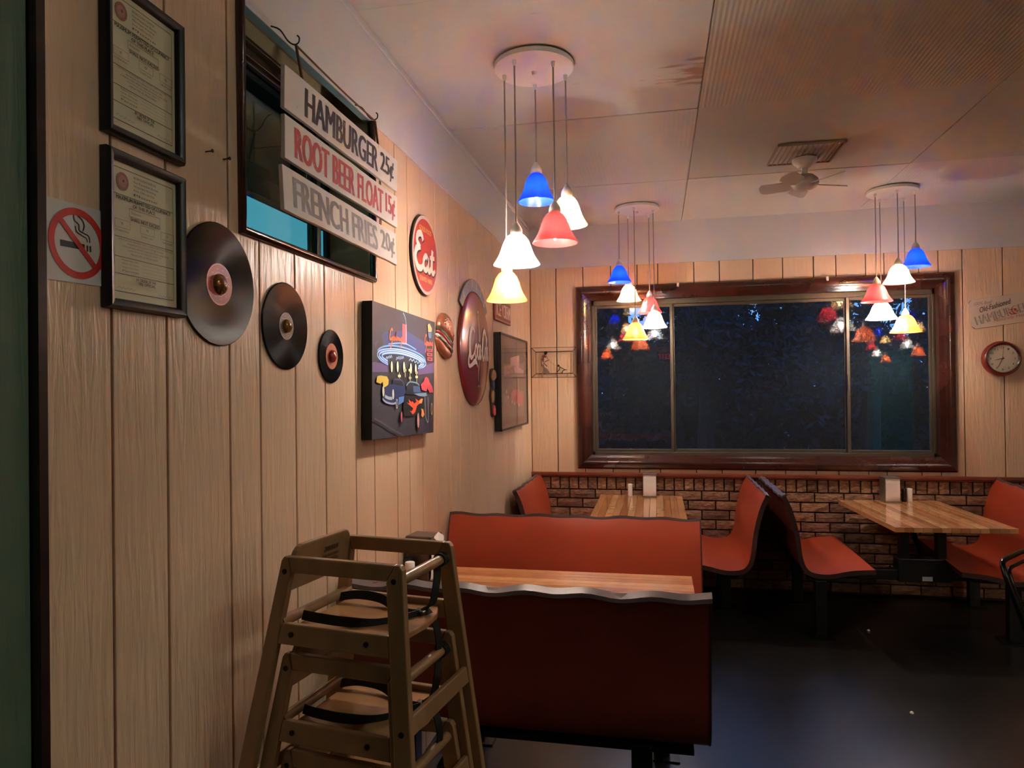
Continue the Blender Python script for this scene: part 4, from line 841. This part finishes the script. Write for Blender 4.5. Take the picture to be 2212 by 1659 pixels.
b = MB(); b.ext([BLc, BRc, TRc, TLc], 0, -.040, lambda u, v, d: (u, d, v)); cv = b.build('canvas_block', mat('canvas_side', (20,20,22), .7), t, bevel=.002)
A = Art(.0402, .0001); NB = (110,170,235); LB = (170,210,250)
ins = lambda p, k=.985: (.266+(p[0]-.266)*k, .267+(p[1]-.267)*k)
m_night = mat('night_sky_print', (46,46,58), .5, vary=(4, (1,1,1), (58,56,70)))
A.poly([ins(BLc,.998), ins(BRc,.998), ins(TRc,.998), ins(TLc,.998)], m_night)
A.poly(ART['glow'], (48,58,112)); A.poly(ART['pl'], (98,76,124)); A.poly(ART['pr'], (98,76,124)); A.poly(ART['tree'], (42,42,54))
A.poly(ART['hall'], (28,30,34)); A.poly(ART['disc'], (30,34,52)); A.poly(ART['tower'], (190,78,92))
A.stroke(ART['mast'], .005, LB); A.stroke(ART['arc1'], .006, NB); A.stroke(ART['arc2'], .005, NB)
for k_, w_ in (('r1',.007),('r2',.008),('r3',.008)): A.stroke(ART[k_], w_*1.5, (60,96,180)); A.stroke(ART[k_], w_*.75, LB)
g = ART['galaxy']; script(A, GALAXY, g[0][0], g[0][1]-.0, g[1][0]-g[0][0], g[2][1]-g[0][1], (240,110,70), 1.3, (0,3.8), (-.8,3.1))
g = ART['galaxy2']; script(A, GALAXY, g[0][0], g[0][1], g[1][0]-g[0][0], g[2][1]-g[0][1], (232,96,66), 1.3, (0,3.8), (-.8,3.1))
for k_ in ('sq1','sq2','sq3'): p = ART[k_]; squiggle(A, p[0][0], p[0][1], p[1][0], p[1][1], .007, .0035, LB, 8)
A.poly(ART['cone'], (222,170,110)); A.poly(ART['cup'], (86,116,170))
for k_ in ('b1','b2','b3'):
    p = ART[k_]; A.poly(p, (200,76,80)); cx_ = sum(q[0] for q in p)/4; cz_ = sum(q[1] for q in p)/4; A.poly([(cx_+(q[0]-cx_)*.6, cz_+(q[1]-cz_)*.5) for q in p], (70,40,60))
for x, z in ART['lamps']: A.disc(x, z, .011, .022, (226,230,200), 12)
for i, (x, z) in enumerate(ART['win']): A.rect(x-.016, z-.006, x+.016, z+.004, [(206,210,160),(160,164,120)][i % 2]); A.rect(x-.003, z-.03, x+.003, z+.012, (190,194,150))
A.poly(ART['ycar'], (206,176,76)); A.poly(ART['rcar'], (190,70,82)); A.poly(ART['bcar'], (34,46,92)); A.poly(ART['bwin'], (24,26,42)); A.stroke(ART['bwin'][1:4], .004, (96,70,110))
A.stroke(ART['grille'], .012, (170,180,196)); A.stroke(ART['bumper'], .008, (150,170,206))
for x, z in ART['hl']: A.disc(x, z, .010, .020, (220,220,206), 14)
A.poly(ART['door'], (84,128,196)); A.poly(ART['body'], (20,20,26)); A.poly(ART['cabin'], (26,30,42)); A.stroke(ART['roofline'], .006, (110,150,170)); A.poly(ART['cwin'], (64,88,134)); A.poly(ART['hood'], (120,150,180))
A.poly(ART['flame'], (226,84,54)); A.poly(ART['flame2'], (214,166,90)); A.poly(ART['fend'], (222,140,80))
w_ = ART['wheels']
for (x, z), rx, rz, c1, c2 in ((w_[0],.022,.045,(20,18,20),(214,150,156)), (w_[1],.014,.030,(20,18,20),(196,90,90)), (w_[2],.014,.028,(196,160,110),(30,28,30)), (w_[3],.011,.020,(190,190,190),(60,60,70))): A.disc(x, z, rx, rz, c1, 20); A.disc(x, z, rx*.6, rz*.72, c2, 20)
A.stroke(ART['loop'], .006, (150,160,170)); A.stroke(ART['road'], .007, (84,76,84)); A.build('printed_picture', cv)

# hamburger-shaped plaque
t = wall_thing('hamburger_plaque', 'shiny embossed hamburger-shaped plaque right of the diner canvas', 'plaque', 3.415, 1.935, None, .004, .30)
m_cop = mat('copper_bun', (196,128,100), .22, metal=.5, bump=(90, (1,1,1), .5, .004)); m_lett = mat('shiny_lettuce', (70,84,60), .2, metal=.4, bump=(70, (1,1,1), .8, .006)); m_tom = mat('shiny_tomato', (190,66,72), .25, metal=.3); m_silver = mat('shiny_cream', (196,186,176), .15, metal=.8, bump=(70, (1,1,1), .8, .006))
def blob(P, d0, d1, mt, name): b = MB(); S = spline(P, 5, True); cx_ = sum(p[0] for p in S)/len(S); cz_ = sum(p[1] for p in S)/len(S); n = len(S); vs = []; 
def bulge(P, d0, d1, mt, name, par):
    S = spline(P, 4, True); n = len(S); cx_ = sum(p[0] for p in S)/n; cz_ = sum(p[1] for p in S)/n; b = MB(); vs = []
    for k_, dd in ((1, d0), (.97, d0+(d1-d0)*.45), (.82, d0+(d1-d0)*.8), (.5, d1)): vs += [(cx_+(x-cx_)*k_, -dd, cz_+(z-cz_)*k_) for x, z in S]
    vs.append((cx_, -d1, cz_)); fs = [(j*n+i, j*n+(i+1) % n, (j+1)*n+(i+1) % n, (j+1)*n+i) for j in range(3) for i in range(n)] + [(3*n+i, 3*n+(i+1) % n, 4*n) for i in range(n)] + [tuple(range(n-1,-1,-1))]
    b.add(vs, fs); return b.build(name, mt, par, smooth=50)
bulge([(-.125,.005),(-.10,.07),(-.04,.108),(.04,.108),(.10,.07),(.125,.005),(.06,-.005),(-.06,-.005)], 0, .030, m_cop, 'bun_top', t)
random.seed(8)
for k in range(16):
    x = random.uniform(-.085,.085); z = random.uniform(.025,.088-.3*abs(x)); b = MB(); b.lathe([(.0055,-.024),(.004,-.030),(0,-.032)], 8, (x, 0, z), 'Y'); b.build('sesame_seed', m_silver, t, smooth=60)
bulge([(-.128,.0),(-.06,.008),(.06,.004),(.13,-.002),(.12,-.022),(.04,-.026),(-.05,-.022),(-.12,-.020)], 0, .026, m_lett, 'lettuce', t)
bulge([(-.11,-.016),(.11,-.018),(.10,-.036),(0,-.040),(-.10,-.034)], 0, .028, m_tom, 'tomato', t)
bulge([(-.124,-.032),(0,-.036),(.124,-.034),(.12,-.062),(.05,-.056),(0,-.066),(-.06,-.056),(-.12,-.060)], 0, .028, m_silver, 'filling', t)
bulge([(-.118,-.055),(.118,-.055),(.10,-.09),(.04,-.108),(-.04,-.108),(-.10,-.09)], 0, .024, m_cop, 'bun_bottom', t)

# domed soda button sign with grey-blue crest
t = wall_thing('button_sign', 'large domed red soda sign with white script and blue-grey crest', 'sign', 4.005, 1.90, None, .004)
R = .335
P = [(R*1.16*math.sin(a), R*1.16*math.cos(a)) for a in [(-.95+1.9*i/18) for i in range(19)]]; P = P + [(R*.98*math.sin(.95)*1.0, R*.60), (-R*.98*math.sin(.95), R*.60)]
b = MB(); b.ext([(x, z+.02) for x, z in P], -.002, -.010, lambda u, v, d: (u, d, v)); crest = b.build('crest', mat('blue_grey_enamel', (104,118,150), .35), t, bevel=.002)
for i, ch in enumerate('ALWAYS'):
    A = Art(.0104); a = -.72+1.44*i/5; rr = R*1.075; A.text(ch, 0, 0, .024, .050, (206,196,192), .02); nv = 3*len(text_geo(ch)[0]); 
    for q in range(len(A.mb.v)-nv, len(A.mb.v)):
        x, y_, z = A.mb.v[q]; x -= .012; z -= .025; A.mb.v[q] = (rr*math.sin(a)+x*math.cos(a)+z*math.sin(a), y_, rr*math.cos(a)-x*math.sin(a)+z*math.cos(a)+.02)
    A.build('crest_letter', crest)
dome = lambda r: .010 + .022*math.sqrt(max(0, 1-(r/R)**2)) if r > R*.86 else .010 + .022*math.sqrt(1-.86**2) + .016*(1-(r/(R*.86))**2)
m_coke = mat('red_enamel', (128,24,34), .28, coat=.5)
b = MB(); b.lathe([(R,0),(R,-.012)] + [(R*k_/24, -dome(R*k_/24)) for k_ in range(24, -1, -1)], 64, axis='Y'); dm = b.build('dome', m_coke, t, smooth=60)
A = Art(0.0008, .00025)
BT = [(-.020,-.225),(.020,-.225),(.028,-.20),(.030,-.15),(.022,-.08),(.027,-.02),(.026,.04),(.016,.10),(.010,.15),(.010,.20),(.014,.205),(.014,.225),(-.014,.225),(-.014,.205),(-.010,.20),(-.010,.15),(-.016,.10),(-.026,.04),(-.027,-.02),(-.022,-.08),(-.030,-.15),(-.028,-.20)]
A.poly(spline([(x*1.15, z) for x, z in BT], 3, True), (58,16,20)); A.stroke([(-.014,-.19),(-.018,-.12),(-.012,-.07),(-.016,-.01)], .010, (190,130,124)); A.stroke([(-.003,.04),(-.003,.13),(-.002,.20)], .013, (206,184,174)); A.rect(-.014,.205,.014,.225,(196,170,150)); A.stroke([(-.018,-.222),(.018,-.222)], .010, (170,150,146), smooth=False)
A.stroke([(.012,-.18),(.016,-.13),(.010,-.075)], .006, (40,12,14))
script(A, COCA, -.225, -.112, .47, .235, (232,218,212), 1.5, (0,10.1), (-1,4))
A.warp(lambda x, y_, z: (x, -dome(math.hypot(x, z))+y_, z)); A.build('dome_print', dm)

# narrow cut-out plaque, small red tin sign, framed brown print
t = wall_thing('cutout_plaque', 'narrow colourful cut-out plaque between the soda sign and brown framed print', 'plaque', 4.462, 1.64, None, .006)
def flat(P, d0, d1, mt, name): P = [(x*.6, z) for x, z in P]; b = MB(); b.ext(spline(P, 4, True), -d0, -d1, lambda u, v, d: (u, d, v)); return b.build(name, mt, t, bevel=.001)
flat([(-.10,.10),(-.07,.145),(.02,.155),(.11,.135),(.12,.09),(.08,.055),(.05,.02),(.075,-.01),(.10,.0),(.12,.015),(.09,-.04),(.055,-.09),(.075,-.10),(.09,-.15),(.03,-.165),(-.04,-.15),(-.075,-.07),(-.10,-.05),(-.10,.0),(-.05,.03),(-.075,.07)], 0, .008, mat('plaque_outline', (66,48,44), .4), 'backing')
flat([(-.085,.10),(0,.145),(.10,.125),(.105,.095),(.02,.08),(-.06,.075)], .008, .016, mat('plaque_tan', (196,146,112), .35), 'tan_shape')
flat([(-.04,.07),(.04,.068),(.05,.03),(0,.015),(-.04,.03)], .008, .013, mat('plaque_blue', (76,80,120), .35), 'blue_shape')
flat([(-.085,-.01),(-.03,.01),(.02,.0),(.0,-.06),(-.06,-.07),(-.085,-.045)], .008, .013, mat('plaque_amber', (186,150,100), .35), 'amber_shape')
flat([(.02,-.005),(.06,.0),(.08,-.02),(.05,-.07),(.02,-.085)], .008, .012, mat('plaque_dark', (40,32,36), .35), 'dark_shape')
tg_ = flat([(-.035,-.09),(.06,-.095),(.07,-.145),(.02,-.155),(-.03,-.14)], .008, .015, mat('plaque_red', (196,76,78), .35), 'red_shape')
A = Art(.0152); A.text('M', -.006, -.14, .03, .036, (226,150,140), .03); A.build('letter', tg_)
t = wall_thing('tin_sign', 'small dark red ice cream tin sign above the brown framed print', 'sign', 4.80, 2.196, None, .003)
b = MB(); b.box(-.255, .255, -.012, 0, -.072, .085); pl = b.build('plate', mat('dark_red_tin', (128,52,44), .4), t, bevel=.003)
A = Art(.0123); A.frame(-.247,-.064,.247,.077,.005,(196,150,130)); A.text('ICE', -.215, -.038, .14, .095, (224,196,186), .03); A.text('CREAM', -.005, -.038, .235, .095, (224,196,186), .03); A.poly([(-.055,.01),(-.02,.01),(-.037,-.05)], (206,150,90)); A.disc(-.037,.03,.02,.022,(222,180,150),16); A.build('lettering', pl)
t = wall_thing('framed_print', 'brown framed print of an old drive-in, last picture before the corner', 'picture', 5.04, 1.708, None, .003)
w, h = .99, .664; b = MB(); b.box(-w/2, w/2, -.036, 0, -h/2, h/2); fb_ = b.build('frame', m_frame, t, bevel=.002)
A = Art(.0362, .0002); A.rect(-w/2+.012,-h/2+.012,w/2-.012,h/2-.012,(126,102,88)); o5 = (5.04, 1.708); q5 = lambda L: [(a-o5[0], b_-o5[1]) for a, b_ in L]
A.poly(q5([(4.652,1.467),(5.402,1.45),(5.421,1.958),(4.686,1.957)]), (150,118,106)); A.poly(q5([(4.686,1.957),(5.421,1.958),(5.415,1.86),(4.684,1.83)]), (112,88,74)); A.poly(q5([(4.652,1.467),(5.402,1.45),(5.40,1.54),(4.66,1.57)]), (142,112,100))
A.poly(q5([(4.66,1.62),(4.9,1.60),(5.0,1.66),(5.4,1.64),(5.405,1.745),(4.678,1.745)]), (128,98,88))
A.poly(q5([(4.902,1.881),(5.236,1.916),(5.223,1.824),(4.899,1.828)]), (200,150,144)); A.poly(q5([(4.682,1.813),(5.054,1.84),(5.41,1.80),(5.409,1.781),(5.051,1.779),(4.678,1.75)]), (196,148,140))
for i in range(9): x = 4.70+i*.038; A.poly(q5([(x,1.752+.003*i),(x+.012,1.753+.003*i),(x+.012,1.805+.003*i),(x,1.803+.003*i)]), (150,104,98))
A.poly(q5(spline([(4.886,1.618),(5.0,1.65),(5.135,1.647),(5.353,1.608),(5.33,1.55),(5.297,1.528),(5.129,1.546),(4.926,1.573)], 4, True)), (190,104,102)); A.poly(q5([(5.02,1.60),(5.12,1.62),(5.10,1.57),(5.03,1.56)]), (150,84,84))
for x, z in ((4.93,1.565),(5.01,1.552),(5.18,1.535),(4.80,1.60),(4.74,1.64)): A.disc(x-o5[0], z-o5[1], .02, .014, (206,170,164), 12)
A.stroke(q5([(5.165,1.744),(5.159,1.647)]), .014, (214,176,168), smooth=False); A.stroke(q5([(4.98,1.742),(5.41,1.748)]), .008, (92,66,58), smooth=False)
squiggle(A, 4.68-o5[0], 1.428-o5[1], 4.98-o5[0], 1.430-o5[1], .014, .008, (150,72,62), 12); squiggle(A, 5.05-o5[0], 1.43-o5[1], 5.40-o5[0], 1.428-o5[1], .014, .008, (150,72,62), 12)
A.build('printed_picture', fb_)
b = MB(); b.box(-w/2+.012, w/2-.012, -.0475, -.0465, -h/2+.012, h/2-.012); b.build('glass', m_pglass, t)
b = MB(); e = .012; b.box(-w/2, w/2, -.048, -.036, -h/2, -h/2+e); b.box(-w/2, w/2, -.048, -.036, h/2-e, h/2); b.box(-w/2, -w/2+e, -.048, -.036, -h/2, h/2); b.box(w/2-e, w/2, -.048, -.036, -h/2, h/2); b.build('frame_lip', m_frame, t)

# ------------------------------------------------------------------ things on the back wall
t = thing('wire_wall_art', 'wire wall art of a woman walking a small dog, left of the window', 'wall art', (.207, D-.002, 1.880))
m_wire2 = mat('brown_iron_wire', (62,44,34), .5, metal=.4)
w, h = .192, .127; i_, j_ = .160, .094
b = MB(); b.tube([(-w,-.055,-h),(w,-.055,-h),(w,-.055,h),(-w,-.055,h)], .0028, 6, True); b.build('outer_frame', m_wire2, t)
b = MB(); b.tube([(-i_,-.012,-j_),(i_,-.012,-j_),(i_,-.012,j_),(-i_,-.012,j_)], .0042, 6, True); b.build('inner_frame', m_wire2, t)
for sx_ in (-1, 1):
    for sz_ in (-1, 1): b = MB(); b.tube([(sx_*w,-.055,sz_*h),(sx_*i_,-.012,sz_*j_)], .0025, 6); b.build('corner_wire', m_wire2, t)
S_ = lambda px, pz: ((px-1010)/2111*.563-.0, (815-pz)/1659*.4415)    # sketch units to metres
def shp(P, d0, d1, mt, name): b = MB(); b.ext(spline([S_(*p) for p in P], 4, True), -d0, -d1, lambda u, v, d: (u, d, v)); return b.build(name, mt, t, bevel=.0008)
shp([(690,480),(740,440),(790,470),(770,530),(735,565),(690,550)], .012, .022, m_black, 'head')
shp([(610,600),(680,560),(740,600),(745,650),(680,650),(665,760),(650,800),(610,720),(630,650)], .012, .020, mat('maroon_cloth', (112,48,52), .7), 'blouse')
shp([(625,860),(665,860),(700,960),(780,1020),(850,1160),(700,1160),(660,1060),(655,1130),(620,1230),(600,1220),(630,1100),(640,1000),(615,920)], .012, .019, mat('taupe_cloth', (132,112,104), .7), 'skirt')
for P, r in (([(600,640),(595,760),(605,930)], .003), ([(680,800),(760,760),(850,715)], .0025), ([(760,590),(800,700)], .002), ([(660,820),(775,935)], .0035), ([(600,1220),(625,1280)], .003), ([(850,720),(900,820),(1020,900),(1120,930)], .0008)):
    b = MB(); b.tube([(S_(*p)[0], -.016, S_(*p)[1]) for p in P], r, 6); b.build('limb_wire', m_wire2, t)
dg_ = shp([(1115,940),(1130,880),(1160,890),(1190,930),(1150,950)], .012, .02, m_black, 'dog_head')
for P in ([(1190,950),(1180,1040),(1095,1125)], [(1190,960),(1350,1050),(1410,1055)], [(1350,1050),(1280,1090),(1275,1130),(1225,1170)]):
    b = MB(); b.tube([(S_(*p)[0], -.015, S_(*p)[1]) for p in P], .0035, 6); b.build('dog_wire', m_black, t)

t = thing('wall_clock', 'round dark red wall clock with cream dial, right of the window', 'clock', (3.622, D-.001, 1.842))
b = MB(); b.lathe([(0,0),(.118,0),(.130,-.014),(.134,-.035),(.130,-.056),(.118,-.066),(.110,-.060),(.106,-.054),(0,-.054)], 56, axis='Y'); b.build('case', mat('dark_red_case', (118,32,28), .25, coat=.4), t, smooth=45)
b = MB(); b.lathe([(.112,-.060),(.108,-.068),(.103,-.066),(.102,-.056)], 56, axis='Y', close=True); b.build('bezel', mat('chrome', (210,208,204), .12, metal=1), t, smooth=45)
A = Art(.0545); A.disc(0,0,.103,.103,(214,204,184),56)
for i in range(1, 13):
    a = PI/2-i*PI/6; A.text(str(i), .082*math.cos(a)-.006*(1 if i < 10 else 1.7), .082*math.sin(a)-.008, .012*(1 if i < 10 else 1.7), .016, (88,82,72), .01)
dial = A.build('dial', t)
def hand(a, L, w, name, col):
    b = MB(); b.ext([(-w,-.012),(w,-.012),(w*.3,L),(-w*.3,L)], -.056, -.0568, lambda u, v, d: (u*math.cos(a)+v*math.sin(a), d, -u*math.sin(a)+v*math.cos(a))); b.build(name, col, t)
m_hand = mat('dark_red_hand', (92,30,28), .4)
hand(math.radians(258), .056, .004, 'hour_hand', m_hand); hand(math.radians(206), .076, .003, 'minute_hand', m_hand); hand(math.radians(6), .07, .0008, 'second_hand', m_hand)
b = MB(); b.lathe([(.104,-.0605),(.085,-.068),(.05,-.074),(0,-.077)], 48, axis='Y'); b.build('crystal', pane_glass('clock_crystal', (1,1,1)), t, smooth=60)

t = thing('tin_burger_sign', 'tilted cream tin hamburger sign at the right edge, above the red clock', 'sign', (3.675, D-.003, 2.215)); t.rotation_euler = (0, -.135, 0)
w, h, r = .255, .112, .02
P = [(-w+r,-h),(w-r,-h),(w,-h+r),(w,h-r),(w-r,h),(-w+r,h),(-w,h-r),(-w,-h+r)]
b = MB(); b.ext(P, 0, -.006, lambda u, v, d: (u, d, v)); pl = b.build('plate', mat('cream_tin', (206,188,170), .4), t, bevel=.002)
A = Art(.0062); GR = (92,84,82)
for sx_ in (-1, 1):
    for sz_ in (-1, 1): A.poly([(sx_*(w-.004),sz_*(h-.024)),(sx_*(w-.024),sz_*(h-.004)),(sx_*(w-.02),sz_*(h-.003)),(sx_*(w-.003),sz_*(h-.02))], (92,60,44))
A.disc(.045,-.022,.034,.024,(150,64,62),24); A.build('sign_print', pl)
for txt, x, z, w_, h_, col, bo, ro, sh_, nm, dd in (('100% Beef', -.215, .065, .125, .024, (150,110,104), 0, 0, .25, 'slogan', 0), ('Old-Fashioned', -.185, .005, .22, .040, (66,62,60), .01, .16, .3, 'heading', .0006), ('HAMBURGERS', -.215, -.085, .40, .066, (136,128,124), .03, .15, 0, 'headline_shadow', 0), ('HAMBURGERS', -.210, -.080, .40, .060, (190,176,164), 0, .15, 0, 'headline', .0003), ('Naturally Healthy', -.10, -.088, .27, .028, (150,86,84), 0, .07, .3, 'tagline', .0006), ('25¢', .023, -.033, .044, .022, (214,170,160), .01, 0, 0, 'price', .0018)):
    A = Art(.0064+dd); A.text(txt, x, z, w_, h_, col, bo, ro, sh_); A.build(nm, pl)

# exit sign on the wall behind the camera (seen reflected in the left window pane)
t = thing('exit_sign', 'red lit exit sign on the wall behind the camera, reflected in the window', 'sign', (1.25, FY+.002, 2.35), 180)
b = MB(); b.box(-.17, .17, -.05, 0, -.10, .10); bx = b.build('box', mat('exit_box', (40,16,14), .5), t, bevel=.004)
for i, ch in enumerate('EXIT'):
    A = Art(.0503); A.text(ch, -.13+.068*i+(.015 if ch == 'I' else 0), -.06, .018 if ch == 'I' else .05, .12, mat('exit_glow', (255,40,24), .5, emit=2.0), .03); A.build('letter', bx)

for (x, y), lb in (((2.44, 5.10), 'white crumb on the dark floor in front of the far right table'), ((2.30, 3.86), 'white crumb on the dark floor left of the metal chair')):
    b = MB(); b.lathe([(0,0),(.010,.001),(.008,.007),(.003,.011),(0,.012)], 7); o = tag(b.build('crumb', mat('crumb', (214,206,190), .9), None, smooth=30), lb, 'crumb', 'crumbs on the floor'); o.location = (x, y, .0)
